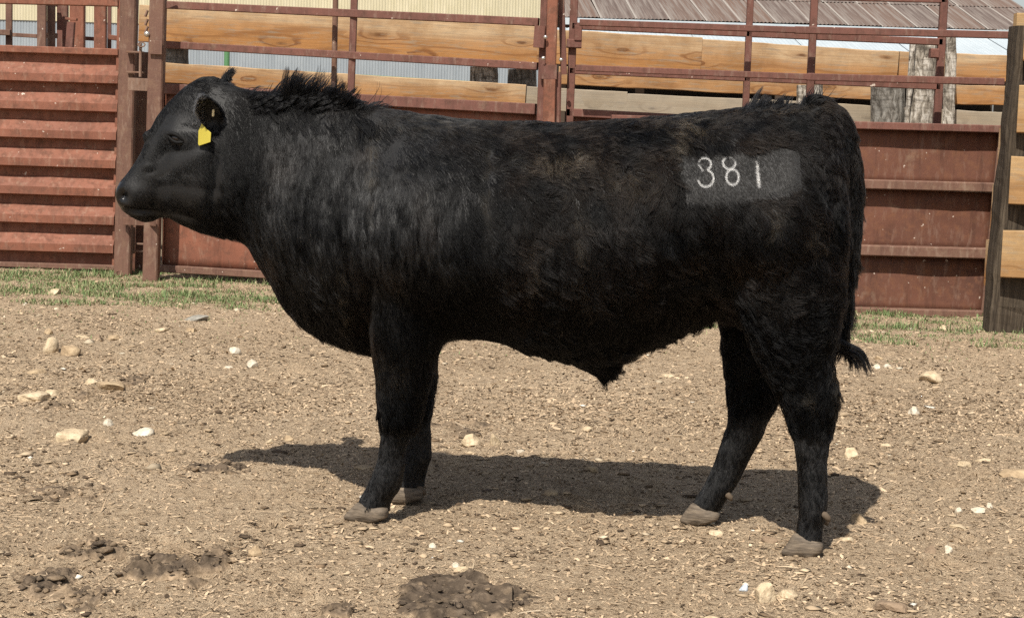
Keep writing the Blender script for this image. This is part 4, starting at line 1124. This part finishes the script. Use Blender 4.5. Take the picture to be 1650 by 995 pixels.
fg_ = .35 + 1.0 * np.exp(-((pu - 272) / 34) ** 2 - ((pv - 280) / 36) ** 2) + .8 * np.exp(-((pu - 222) / 34) ** 2 - ((pv - 300) / 26) ** 2) + .5 * np.exp(-((pu - 320) / 24) ** 2 - ((pv - 265) / 50) ** 2)  # face highlights painted in: glossier cheek and muzzle, duller brow and throat
gloss = gloss * (1 - face * (1 - fg_ * smooth(350, 325, pv)))
gloss = gloss * np.clip(1 + (1.0 * should + .2) * streak * 1.5, .12, 3) * (1 + .9 * wool * lock)
inear = (np.linalg.norm((P - EAR_C) / np.array([.06, .08, .085]), axis=1) < 1) & (Nn @ EAR_FR > .1) & (P[:, 1] < -.105)
gloss = np.where(inear, .02, gloss)  # shade of the ear hollow put in by dulling its hairs
gloss = np.where(clip, .38, gloss * (.75 + .5 * rng.random(N)) * (1 + .35 * vnoise(P, .12, 0, 11.0)))
curves_obj('coat', X, R, colr[od], M_HAIR, bull, 'stuff', np.clip(gloss, .02, 1.1)[od])

# longer guard hair: crest of the neck, rump, poll, sheath, tail
def tuft(n, box, normal_z, Lr, dirv, lift_, wav_, tint=(.0024, .0023, .0025), rad=.0008, spread=.5, seedv=5, clumpn=.02, bend=.62):
    ok = (uF > box[0]) & (uF < box[1]) & (vF > box[2]) & (vF < box[3]) & (facing[:, 2] > normal_z[0]) & (facing[:, 2] < normal_z[1])
    cx_, cy_ = (box[0] + box[1]) / 2, 0
    cen = (A + B + Cc) / 3
    soft = smooth(box[0], box[0] + 45, uF) * smooth(box[1], box[1] - 40, uF) * np.clip(.5 + 1.1 * vnoise(cen, .045, 1, seedv), .05, 1) * (smooth(box[3], box[3] - 30, vF + 14 * vnoise(cen, .05, 2, seedv)) if box[2] == 0 else 1)
    P, Nn = sample(n, ok * soft)
    T = np.tile(np.array(dirv, float), (n, 1)) + vnoise3(P, .05, seedv) * spread + vnoise3(P, .02, seedv + 1) * spread * .7
    T = norm(T - Nn * (T * Nn).sum(1, keepdims=True))
    L = rng.uniform(*Lr, n) * np.clip(.75 + .6 * vnoise(P, .05, 1, seedv), .3, 1.5)
    return strands(P, Nn, T, L, np.full(n, lift_), np.zeros(n), np.full(n, wav_), clumpn, np.full(n, .7), 7, rad, seedv, .25, bend) + (np.tile(np.array(tint), (n, 1)),)
sets = [
    tuft(3000, (390, 640, 0, 190), (.4, 1.1), (.04, .075), (.75, 0, .4), .95, .03, spread=.35, clumpn=.05),
    tuft(2600, (410, 645, 0, 215), (.05, .7), (.045, .085), (.35, 0, -.8), .30, .05, spread=.45, clumpn=.04, seedv=8),
    tuft(900, (420, 630, 0, 180), (.6, 1.1), (.075, .125), (.8, 0, .6), 1.05, .03, spread=.6, clumpn=.05, seedv=6, bend=.2),
    tuft(700, (300, 376, 0, 146), (.5, 1.1), (.014, .03), (.8, 0, .2), .5, .03, spread=.5, seedv=13),
    tuft(160, (440, 610, 0, 175), (.75, 1.1), (.08, .13), (.8, 0, .6), 1.1, .03, spread=.9, clumpn=.2, seedv=7, bend=.1),
    tuft(900, (1000, 1190, 0, 215), (.5, 1.1), (.025, .045), (.8, 0, 0), .6, .12, spread=.6),
    tuft(2600, (1180, 1345, 0, 205), (.4, 1.1), (.03, .055), (.8, 0, 0), .75, .1, spread=.6),
    tuft(420, (1185, 1345, 0, 190), (.7, 1.1), (.045, .085), (.7, 0, .3), 1.1, .03, spread=.6, clumpn=.10, bend=.2),
    tuft(700, (300, 372, 0, 160), (.3, 1.1), (.012, .028), (.8, 0, 0), .5, .1, spread=.6),
    tuft(700, (950, 990, 570, 660), (-1.1, .2), (.03, .06), (.15, 0, -1), .5, .15, spread=.3),
    tuft(900, (425, 560, 420, 620), (-1.1, -.2), (.03, .06), (.2, 0, -1), .45, .1, spread=.4),
]
ne_ = 420
e0 = np.array([bp(358 + 13 * a, 133 - 5 * a, .13) for a in rng.random(ne_)]) + rng.normal(0, 1, (ne_, 3)) * np.array([.006, .012, .006])
tip = np.array([bp(374, 113, .15)]) + rng.normal(0, 1, (ne_, 3)) * np.array([.008, .012, .006])
tq_ = np.linspace(0, 1, 7)[None, :, None]
Xe = e0[:, None, :] + (tip - e0)[:, None, :] * tq_ * rng.uniform(.7, 1.05, (ne_, 1, 1)) + np.array([.012, 0, .004]) * (tq_ * (1 - tq_)) * -2
sets.append((Xe, .0009 * (1 - .7 * np.linspace(0, 1, 7)[None, :]) * np.ones((ne_, 1)), np.tile(np.array([.0024, .0023, .0025]), (ne_, 1))))
ear_v = np.nonzero((np.linalg.norm((co - EAR_C) / np.array([.09, .13, .10]), axis=1) < 1) & (co[:, 1] < -.10) & (u < 332) & (u > 312) & (v > 146) & (v < 203))[0]
if len(ear_v):
    q_ = rng.choice(ear_v, 700); Pe, Ne = co[q_] + rng.normal(0, .002, (700, 3)), nr[q_]
    Te = norm(np.tile(np.array([-.25, -.2, -.5]), (700, 1)) - Ne * (np.array([-.25, -.2, -.5]) @ Ne.T)[:, None])
    Xr, Rr = strands(Pe, Ne, Te, rng.uniform(.010, .020, 700), np.full(700, .5), np.zeros(700), np.zeros(700), .05, np.zeros(700), 7, .0006, 15, .15)
    sets.append((Xr, Rr, np.tile(np.array([.045, .042, .040]), (700, 1))))  # paler hairs put the ear's sunlit rim into the colour
X = np.concatenate([s[0] for s in sets]); R = np.concatenate([s[1] for s in sets]); cc = np.concatenate([s[2] for s in sets])
curves_obj('crest_hair', X, R, cc, M_HAIR, bull)
# tail: hair hanging from the dock and a curling switch
n = 5200
k = rng.uniform(1.0, 10, n); i0 = np.floor(k).astype(int); f = (k - i0)[:, None]
i1 = np.minimum(i0 + 1, len(TAIL) - 1)
Pt = TAIL[i0] * (1 - f) + TAIL[i1] * f
ang = rng.uniform(0, 2 * np.pi, n); off = np.stack([np.cos(ang), np.sin(ang), np.zeros(n)], 1)
rr = np.interp(k, [0, 2, 5, 8, 10], [.03, .032, .026, .018, .012])
Pt = Pt + off * rr[:, None]
dn = norm(TAIL[i1] - TAIL[i0] + 1e-6)
X1, R1 = strands(Pt, off, norm(dn + off * .12), rng.uniform(.04, .08, n), np.full(n, .28), np.full(n, .05), np.full(n, .06), .03, np.full(n, .6), 7, .0008, 9)
n2 = 620
WISP = [[(1344,540),(1352,551),(1368,557),(1384,563),(1395,576),(1400,590),(1407,603)], [(1346,538),(1350,554),(1364,564),(1380,571),(1390,582),(1395,594),(1400,606)],
        [(1345,540),(1347,557),(1357,567),(1370,573),(1378,583),(1382,593),(1383,606)], [(1345,542),(1346,556),(1353,564),(1364,571),(1370,580),(1372,590),(1369,600)],
        [(1346,538),(1354,551),(1370,560),(1384,569),(1392,580),(1393,588),(1396,598)], [(1348,536),(1352,548),(1360,557),(1372,566),(1382,576),(1386,588),(1388,597)]]
WP = np.array([[bp(x, y, -.02 + .012 * (k - 2.5)) for x, y in w_] for k, w_ in enumerate(WISP)])
X2 = WP[rng.integers(0, len(WISP), n2)]
tt = np.linspace(0, 1, 7)[None, :, None]
sp_ = rng.normal(0, 1, (n2, 1, 3)) * np.array([.005, .006, .005])
X2 = X2 + sp_ * (1.2 - .95 * tt) + rng.normal(0, .004, (n2, 1, 3)) * tt ** 2
ln = rng.uniform(.55, 1.0, n2)[:, None]
tq = np.linspace(0, 1, 7)[None, :] * ln * 6
j0 = np.clip(np.floor(tq).astype(int), 0, 5); fr = (tq - j0)[:, :, None]
ar = np.arange(n2)[:, None]
X2 = X2[ar, j0] * (1 - fr) + X2[ar, j0 + 1] * fr
R2 = .0009 * (1 - .7 * np.linspace(0, 1, 7)[None, :]) * np.ones((n2, 1))
Xt = np.concatenate([X1, X2]); Rt = np.concatenate([R1, R2])
curves_obj('tail_hair', Xt, Rt, np.tile(np.array([.0024, .0023, .0025]), (len(Xt), 1)), M_HAIR, bull)

# the brand: white hair grown along the strokes of 3 8 1
def arc(cx, cy, rx, ry, a0, a1, n=26):
    return [(cx + rx * math.cos(math.radians(a)), cy + ry * math.sin(math.radians(a))) for a in np.linspace(a0, a1, n)]
STROKES = [arc(1135, 263, 10.5, 9.5, 205, 420) + arc(1137, 286, 12.5, 13.5, -75, 165),
           [(1125,264),(1129,269),(1133,274)],
           arc(1174.5, 261, 10, 10, 0, 360, 40), arc(1180, 284, 10, 12.5, 0, 360, 44),
           [(1217,252),(1219,261),(1220,271),(1221,281),(1222,291),(1223,300)]]
for si, stroke in enumerate([STROKES[0] + [None] + STROKES[1], STROKES[2] + [None] + STROKES[3], STROKES[4]]):
    seg = []; cur = []
    for p in stroke + [None]:
        if p is None: seg.append(cur); cur = []
        else: cur.append(p)
    pts = []
    for sg in seg:
        for q0, q1 in zip(sg[:-1], sg[1:]):
            ln_ = math.hypot(q1[0] - q0[0], q1[1] - q0[1])
            for _ in range(int(ln_ * (8 if len(sg) == 3 else 42 if len(sg) == 6 else 22)) + 1):
                t = random.random(); pts.append((q0[0] + (q1[0] - q0[0]) * t + random.gauss(0, 1.25 if len(sg) == 6 else .75), q0[1] + (q1[1] - q0[1]) * t + random.gauss(0, .7)))
    pts = np.array(pts)
    near = (co[:, 1] < 0) & (u > 1080) & (u < 1290) & (v > 230) & (v < 330)
    kd = KDTree(int(near.sum())); ids = np.nonzero(near)[0]
    for q in ids: kd.insert((u[q], v[q], 0), int(q))
    kd.balance()
    Pb = np.zeros((len(pts), 3)); Nb_ = np.zeros((len(pts), 3))
    for q, (x, y) in enumerate(pts):
        hit = kd.find_n((x, y, 0), 16); ii = [h[1] for h in hit]
        ws = np.exp(-np.array([h[2] for h in hit]) ** 2 / 40)
        Am = np.stack([np.ones(16), u[ii] - x, v[ii] - y], 1) * ws[:, None]
        sol = np.linalg.lstsq(Am, co[ii, 1] * ws, rcond=None)[0]
        Nb_[q] = (nr[ii] * ws[:, None]).sum(0); Pb[q] = bp(x, y, float(sol[0]) - .0025)
    Nb_ = norm(Nb_); nB = len(pts)
    Tb = norm(np.tile(np.array([.3, 0, -1.0]), (nB, 1)))
    Xb, Rb = strands(Pb, Nb_, Tb, rng.uniform(.005, .009, nB), np.full(nB, .45), np.zeros(nB), np.zeros(nB), .05, np.zeros(nB), 4, .0007, 12, .06)
    cb = np.tile(np.array([.78, .76, .70]), (nB, 1)) * rng.uniform(.55, 1.0, (nB, 1))
    curves_obj('branded_number', Xb, Rb, cb, M_HAIR, bull, None)

# ================================================================== GRASS, STONES, DUNG
m, t_, b_ = new_mat('grass_blades'); nb = NB(t_)
nb.l(nb.attr('tint', 'Color'), b_.inputs['Base Color']); b_.inputs['Roughness'].default_value = .7; b_.inputs['Specular IOR Level'].default_value = .25
M_GRASS = m
def grass(n, xr0, yfun, Lr, seed):
    X = rng.uniform(xr0[0], xr0[1], n); y0, y1 = yfun(X)
    Yv = y1 - (y1 - y0) * rng.random(n) ** 1.25
    keep = rng.random(n) < np.clip(.42 + 1.5 * vnoise(np.stack([X, Yv * 1.6, X * 0], 1), .28, 0, seed), .02, 1)
    X, Yv = X[keep], Yv[keep]; n = len(X)
    L = rng.uniform(*Lr, n) * np.clip(.8 + .7 * vnoise(np.stack([X, Yv, X * 0], 1), .2, 1, seed), .3, 1.6); W = rng.uniform(.003, .0065, n)
    a = rng.uniform(0, 6.28, n); lean = rng.uniform(.3, 1.25, n)
    d = np.stack([np.cos(a) * np.sin(lean), np.sin(a) * np.sin(lean), np.cos(lean)], 1); s = np.stack([-np.sin(a), np.cos(a), 0 * a], 1)
    P0 = np.stack([X, Yv, H(X, Yv) * smooth(16, 13.5, Yv)], 1)
    mid = P0 + d * (L * .55)[:, None]; tip = P0 + d * L[:, None] - np.array([0, 0, 1]) * (L * .25 * lean)[:, None]
    V = np.stack([P0 - s * W[:, None] / 2, P0 + s * W[:, None] / 2, mid - s * W[:, None] * .4, mid + s * W[:, None] * .4, tip - s * W[:, None] * .08, tip + s * W[:, None] * .08], 1).reshape(-1, 3)
    b = np.arange(n)[:, None] * 6
    o = fast_mesh('grass', V, np.concatenate([b + np.array([[0, 1, 3, 2]]), b + np.array([[2, 3, 5, 4]])]), M_GRASS)
    gcol = np.array([(.115, .165, .06), (.15, .195, .08), (.085, .13, .05), (.22, .23, .11), (.36, .30, .18)])
    c = gcol[rng.choice(5, n, p=[.3, .27, .2, .13, .10])] * rng.uniform(.75, 1.25, (n, 1))
    point_attr(o, 'tint', np.repeat(c, 6, 0)); tag(o, kind='stuff')
grass(78000, (-5.6, .6), lambda X: (11.35 + .0 * X, 13.75 - .1 * smooth(-2.5, -2, X) - .45 * smooth(-1, .5, X)), (.02, .06), 1.0)
grass(46000, (.6, 5.2), lambda X: (10.75 - .25 * smooth(1.5, 2.5, X), 12.5 + 0 * X), (.02, .06), 2.0)
grass(9000, (-4.5, 4.5), lambda X: (9.6 + 0 * X, 13.2 + 0 * X), (.012, .03), 3.0)

# ---- stones
def stone_mat(name, a, b_c, d):
    m, t, b = new_mat(name); n = NB(t); p = n.coord(); f = n.noise(p, 14, 5, .65); f2 = n.noise(p, 60, 3, .7)
    c = n.ramp(f, [(.3, d), (.48, b_c), (.66, a)]); c = n.mix(n.ramp(f2, [(.35, .5), (.5, 0)]), c, d)
    n.l(c, b.inputs['Base Color']); b.inputs['Roughness'].default_value = .85; b.inputs['Specular IOR Level'].default_value = .25
    n.l(n.bump(f2, .5, .006, n.bump(f, .6, .015)), b.inputs['Normal']); return m
SM = {'cream': stone_mat('cream_stone', (.58, .47, .325), (.48, .38, .25), (.31, .235, .15)),
      'white': stone_mat('white_stone', (.62, .56, .46), (.52, .46, .36), (.36, .30, .22)),
      'tan': stone_mat('tan_stone', (.44, .335, .21), (.36, .265, .165), (.23, .165, .10)),
      'grey': stone_mat('grey_stone', (.33, .315, .27), (.26, .245, .21), (.17, .155, .13)),
      'brown': stone_mat('brown_stone', (.29, .21, .14), (.23, .165, .11), (.14, .10, .068)),
      'blue': stone_mat('pale_blue_scrap', (.62, .68, .74), (.50, .56, .62), (.36, .40, .44))}
def stone(px, py, wpx, hpx, mat, label, shape='round', rot=None, cat='stone'):
    P = ground_at(px, py - hpx * .22, .01); x, y = P[0], P[1]
    sc = y / FOC; wd = wpx * sc / 2
    vis = hpx * sc                       # seen height mixes depth (foreshortened) and rise
    slope = CAM_H / y
    if shape == 'flat': hz = max(.015, vis * .5); dp = min(wd * 1.3, max(wd * .45, (vis - hz) / slope / 2 * .8))
    else: hz = max(.016, vis * .78); dp = min(wd * 1.05, max(wd * .5, (vis - hz * .7) / slope / 2))
    bm_ = bmesh.new(); bmesh.ops.create_icosphere(bm_, subdivisions=3, radius=1.0)
    so = random.random() * 60
    V0 = np.array([v.co[:] for v in bm_.verts])
    # facet the ball with random planes: a broken field stone, flattened for slabs
    rs = np.random.default_rng(int(px * 7 + py))
    for _ in range(13 if shape != 'oval' else 4):
        nrm_ = rs.normal(0, 1, 3) * np.array([1, 1, .8]); nrm_ /= np.linalg.norm(nrm_); dcut = rs.uniform(.45, .8)
        over = V0 @ nrm_ - dcut; V0 = V0 - np.outer(np.maximum(over, 0) * .9, nrm_)
    if shape == 'flat': V0[:, 2] = np.sign(V0[:, 2]) * np.abs(V0[:, 2]) ** .55 * .9
    if shape == 'square': V0[:, :2] = np.sign(V0[:, :2]) * np.abs(V0[:, :2]) ** .5; V0[:, 2] = np.sign(V0[:, 2]) * np.abs(V0[:, 2]) ** .5; hz *= .55; dp *= 1.15
    V0 = V0 + vnoise3(V0 + so, .6) * .10 + vnoise3(V0 + so, .2) * .02
    ext = np.abs(V0).max(0); V0 = V0 / ext * np.array([wd, dp, hz])
    V0[:, 2] = np.where(V0[:, 2] < 0, V0[:, 2] * .5, V0[:, 2])
    for v_, q in zip(bm_.verts, V0): v_.co = q
    me_ = bpy.data.meshes.new('stone'); bm_.to_mesh(me_); bm_.free(); me_.materials.append(SM[mat])
    if shape == 'oval': me_.shade_smooth()
    o = bpy.data.objects.new('stone' if cat == 'stone' else 'scrap', me_); COL.objects.link(o)
    zg = float(H(np.array([x]), np.array([y]))[0])
    o.location = (x, y, zg + .1 * hz); o.rotation_euler = (rs.normal(0, .06), rs.normal(0, .09), rot if rot is not None else rs.normal(0, .35))
    tag(o, label, cat, 'field stones lying on the dirt' if cat == 'stone' else None)
    return o
for s in [
    (90, 474, 22, 13, 'cream', 'pale angular stone lying in the grass below the corrugated gate', 'round'),
    (80, 572, 28, 29, 'cream', 'upright cream stone, the taller one of the touching pair at the left', 'oval'),
    (113, 574, 34, 19, 'tan', 'low tan stone on the right of the touching pair at the left', 'oval'),
    (57, 647, 46, 22, 'cream', 'thick cream slab with a dark shadowed underside near the left edge', 'square'),
    (83, 640, 22, 12, 'cream', 'small cream stone touching the back of the thick cream slab', 'round'),
    (118, 703, 48, 34, 'cream', 'square pale slab sunk flat in the dirt, below the thick cream slab', 'square'),
    (182, 632, 62, 22, 'tan', 'long broken tan slab beside a dark dung clod at the left', 'flat'),
    (147, 622, 22, 12, 'cream', 'small pale piece at the left end of the long broken tan slab', 'round'),
    (231, 699, 36, 15, 'white', 'flat white stone right of the square sunken slab', 'oval'),
    (176, 684, 18, 14, 'white', 'small white stone between the square slab and the flat white stone', 'round'),
    (318, 517, 46, 14, 'grey', 'flat grey stone out in the dirt below the bull\'s throat', 'flat'),
    (308, 531, 22, 9, 'tan', 'small tan stone right below the flat grey stone', 'round'),
    (262, 531, 24, 8, 'cream', 'thin pale stone left of the flat grey stone', 'flat'),
    (376, 568, 25, 14, 'white', 'white stone below the brisket, upper left of a white pair', 'round'),
    (408, 588, 22, 15, 'white', 'white stone below the brisket, lower right of a white pair', 'round'),
    (367, 589, 18, 8, 'white', 'small flat white chip left of the white pair under the brisket', 'flat'),
    (57, 600, 32, 14, 'tan', 'flat tan stone above the thick cream slab', 'flat'),
    (78, 540, 18, 13, 'tan', 'small brown-tan stone farthest back above the touching pair', 'round'),
    (156, 545, 18, 13, 'brown', 'small brown stone in the middle of a short row near the left', 'round'),
    (135, 543, 24, 7, 'cream', 'thin pale stone at the left end of a short row near the left', 'flat'),
    (184, 542, 22, 10, 'tan', 'tan stone at the right end of a short row near the left', 'flat'),
    (408, 888, 30, 21, 'tan', 'angular tan stone alone on the dirt, left of the front hooves', 'round'),
    (465, 705, 18, 12, 'tan', 'small round tan stone above the bull\'s head shadow', 'oval'),
    (435, 708, 16, 9, 'cream', 'small pale chip left of the small round tan stone', 'round'),
    (758, 714, 34, 22, 'cream', 'cream stone behind the front legs, beside the dung patch', 'round'),
    (797, 716, 22, 26, 'cream', 'upright cream stone behind the front legs, right of another', 'round'),
    (838, 723, 16, 7, 'white', 'thin white chip right of the two cream stones behind the front legs', 'flat'),
    (585, 751, 36, 13, 'tan', 'long tan stone in the shadow just left of the near front leg', 'flat'),
    (955, 756, 24, 11, 'tan', 'tan stone in the middle of the bull\'s shadow', 'round'),
    (888, 796, 26, 12, 'tan', 'oval tan stone near the front edge of the bull\'s shadow', 'oval'),
    (697, 875, 15, 11, 'white', 'small round white stone in front of the front hooves', 'oval'),
    (742, 916, 26, 10, 'cream', 'pale flat stone behind the big dark dung pat', 'flat'),
    (1230, 966, 42, 34, 'cream', 'largest cream stone at the bottom, right of centre', 'round'),
    (1268, 962, 36, 22, 'cream', 'flatter cream stone touching the right of the largest one', 'round'),
    (1147, 993, 40, 18, 'cream', 'oval cream stone cut by the bottom edge of the view', 'oval'),
    (1432, 978, 70, 26, 'brown', 'wide brown slab half buried near the bottom right', 'flat'),
    (1365, 866, 24, 13, 'cream', 'smooth oval stone right of the near hind hoof', 'oval'),
    (1386, 837, 34, 20, 'tan', 'three-cornered stone at the shadow\'s edge behind the near hind leg', 'round'),
    (1155, 856, 30, 15, 'cream', 'pale stone just in front of the far hind hoof', 'flat'),
    (1368, 735, 30, 19, 'cream', 'cream stone right of the near hind cannon', 'round'),
    (1426, 715, 20, 9, 'cream', 'pale chip upper right of the cream stone by the hind leg', 'flat'),
    (1472, 666, 22, 18, 'white', 'whitish stone sitting over small dark clods right of the tail', 'round'),
    (1500, 616, 40, 19, 'cream', 'biggest cream stone far right, below the grass and the sheet panel', 'oval'),
    (1413, 592, 13, 9, 'white', 'small white stone just right of the tail switch, left of two', 'oval'),
    (1430, 592, 14, 7, 'white', 'small white stone just right of the tail switch, right of two', 'oval'),
    (1416, 579, 15, 7, 'tan', 'small tan chip above the two white ones near the tail switch', 'round'),
    (1584, 740, 27, 12, 'cream', 'cream slab with a dark lower edge at the right side', 'flat'),
    (1555, 752, 24, 7, 'cream', 'thin pale stone left below the cream slab at the right side', 'flat'),
    (1632, 770, 56, 26, 'tan', 'tan slab with a dark hollow beneath, cut by the right edge', 'flat'),
    (1545, 822, 13, 9, 'white', 'small white stone at the left of a row of three, right side', 'oval'),
    (1577, 824, 26, 9, 'white', 'long flat white stone in the middle of a row of three, right side', 'flat'),
    (1594, 817, 12, 8, 'white', 'small white stone at the right of a row of three, right side', 'oval'),
    (1500, 892, 22, 16, 'brown', 'dark brown lump of rock left of a small white one', 'round'),
    (1528, 885, 15, 14, 'white', 'small white stone right of the dark brown lump of rock', 'round'),
    (1200, 946, 18, 14, 'blue', 'crumpled pale blue-white scrap left of the largest cream stone', 'round'),
    (1078, 607, 24, 12, 'cream', 'cream stone far behind the belly, right of the sheath', 'flat'),
    (1521, 528, 16, 11, 'cream', 'pale stone in the grass below the sheet panel at the right', 'round'),
    (1545, 848, 40, 12, 'cream', 'pale broken stone beneath the row of three white ones', 'flat'),
    (945, 690, 20, 8, 'cream', 'small pale chip beyond the bull\'s shadow', 'flat'),
    (1240, 868, 30, 12, 'brown', 'dark chip with a shadowed hollow left of the near hind hoof', 'flat'),
    (735, 905, 20, 9, 'white', 'tiny white chip directly behind the pale flat stone near the dung pat', 'round')]:
    stone(*s, cat='scrap' if s[4] == 'blue' else 'stone')

# ---- dung
m, t_, b_ = new_mat('dung'); nb = NB(t_); p = nb.coord()
f = nb.noise(p, 11, 5, .65); f2 = nb.noise(p, 45, 4, .7)
c = nb.ramp(f, [(.3, (.040, .030, .022)), (.5, (.072, .054, .039)), (.7, (.12, .09, .065))]); c = nb.mix(nb.ramp(f2, [(.55, 0), (.72, .6)]), c, (.22, .17, .12))
c = nb.mix(nb.attr('soil'), c, nb.ramp(f2, [(.35, (.16, .115, .072)), (.6, (.36, .265, .175))]))
nb.l(c, b_.inputs['Base Color']); b_.inputs['Roughness'].default_value = .92; b_.inputs['Specular IOR Level'].default_value = .15
nb.l(nb.bump(f2, .9, .010, nb.bump(f, .6, .02)), b_.inputs['Normal']); M_DUNG = m
def pat(px0, px1, py0, py1, h, label, rough=1.0, holes=0.0, seed=0, soil=.25):
    P = ground_at((px0 + px1) / 2, (py0 + py1) / 2); wd = (px1 - px0) * P[1] / FOC / 2
    dp = abs(ground_at((px0 + px1) / 2, py0)[1] - ground_at((px0 + px1) / 2, py1)[1]) / 2
    n = 84; nm = 60
    a, b = np.meshgrid(np.linspace(-1.15, 1.15, n), np.linspace(-1.15, 1.15, nm)); a, b = a.ravel(), b.ravel()
    X, Yv = P[0] + a * wd, P[1] + b * dp
    Q = np.stack([X + seed * 3, Yv, X * 0 + seed], 1)
    r = np.hypot(a, b) * (.80 if soil < .1 else .9) + vnoise(Q, .16, 0) * (.14 if soil < .1 else .30) + vnoise(Q, .06, 1) * .26 + vnoise(Q, .025, 2) * .12
    body_ = smooth(1.05, .80, r)
    if holes: body_ = body_ * smooth(-.35 + holes * .3, .15 + holes * .3, vnoise(Q, .10, 2) + .35 * (1 - r))
    z = H(X, Yv) - .004 + body_ * (h * .45 * (.7 + .45 * vnoise(Q, .12, 1)) + .004 + rough * (.008 * vnoise(Q, .06, 2) - .013 * np.abs(vnoise(Q, .036, 0)) + .005 * vnoise(Q, .016, 1)))
    idx = np.arange(n * nm).reshape(nm, n)
    Q4 = np.stack([idx[:-1, :-1].ravel(), idx[:-1, 1:].ravel(), idx[1:, 1:].ravel(), idx[1:, :-1].ravel()], 1)
    Q4 = Q4[body_[Q4].max(1) > .04]
    used = np.unique(Q4); mp_ = -np.ones(n * nm, int); mp_[used] = np.arange(len(used))
    V = np.stack([X, Yv, z], 1)[used] - np.array([P[0], P[1], 0])
    # broken crumbs on and round it
    nc = int(110 * min(2.5, wd * dp / .03)); k_ = rng.choice(len(used), nc, p=(lambda w_: w_ / w_.sum())(np.clip(body_[used] * (1.25 - body_[used]) + .03, 0, 1) ** 1.2))
    C = V[k_] + np.stack([rng.normal(0, .010, nc), rng.normal(0, .014, nc), rng.uniform(-.003, .003, nc)], 1)
    S = rng.uniform(.003, .0075, nc) * np.exp(rng.normal(0, .35, nc)) * rough ** .3
    ico = np.array([(1, 0, 0), (-1, 0, 0), (0, 1, 0), (0, -1, 0), (0, 0, 1), (0, 0, -1), (.65, .6, .5), (-.6, .55, .65), (-.55, -.65, .4), (.6, -.6, .7)])
    tr_ = np.array([(4, 6, 7), (4, 7, 8), (4, 8, 9), (4, 9, 6), (6, 0, 2), (6, 2, 7), (7, 2, 1), (7, 1, 8), (8, 1, 3), (8, 3, 9), (9, 3, 0), (9, 0, 6), (0, 5, 2), (2, 5, 1), (1, 5, 3), (3, 5, 0)])
    W_ = ico[None] * (1 + rng.normal(0, .35, (nc, 10, 1))) * S[:, None, None] * np.stack([rng.uniform(.8, 1.7, nc), rng.uniform(.7, 1.4, nc), rng.uniform(.5, .9, nc)], 1)[:, None, :] + C[:, None, :]
    Fq = [tuple(q) for q in mp_[Q4]] + [tuple(t) for t in (np.arange(nc)[:, None, None] * 10 + tr_[None]).reshape(-1, 3) + len(V)]
    o = mesh_obj('manure_pat', np.vstack([V, W_.reshape(-1, 3)]), Fq, M_DUNG, None, True); o.location = (P[0], P[1], 0)
    dry = np.clip(soil * (.6 + .9 * vnoise(Q, .07, 0)) + (1 - body_) * .9 + .35 * smooth(.1, .6, vnoise(Q, .03, 1)), 0, 1)
    point_attr(o, 'soil', np.concatenate([dry[used], np.repeat(np.clip(dry[used][k_] + rng.normal(0, .18, nc), 0, 1), 10)]))
    tag(o, label, 'dung', 'dung on the dirt'); return o
pat(650, 815, 928, 992, .062, 'broad dark dung pat at the bottom of the view, left of centre', 1.0, 0, 1, .06)
pat(790, 885, 945, 976, .03, 'trailing dark dung crumbs off the right end of the broad pat', 1.2, .2, 2, .15)
pat(222, 372, 884, 942, .08, 'broken dark dung heap, right one of two at the lower left', 2.0, .05, 3, .24)
pat(35, 212, 876, 968, .07, 'wide crumbly dung heap, left one of two at the lower left', 2.0, .1, 4, .36)
pat(45, 160, 772, 802, .035, 'flat ridge of dark dung near the left edge', 1.4, .2, 5, .4)
pat(690, 800, 674, 702, .02, 'dark dung patch behind the front legs', .8, .1, 6, .5)
pat(515, 580, 965, 992, .04, 'dark dung clods at the bottom edge, left of the broad pat', 1.6, .2, 7, .4)
pat(195, 235, 604, 624, .03, 'dark dung clod at the right end of the long broken slab', 1.0, 0, 8, .3)
pat(90, 135, 632, 660, .03, 'dark dung clod right of the thick cream slab', 1.2, .2, 9, .6)
pat(310, 400, 738, 756, .02, 'thin line of dark dung at the tip of the bull\'s head shadow', 1.2, .3, 10, .5)
pat(110, 170, 940, 985, .03, 'small dung lumps below the wide crumbly heap', 1.7, .2, 11, .45)
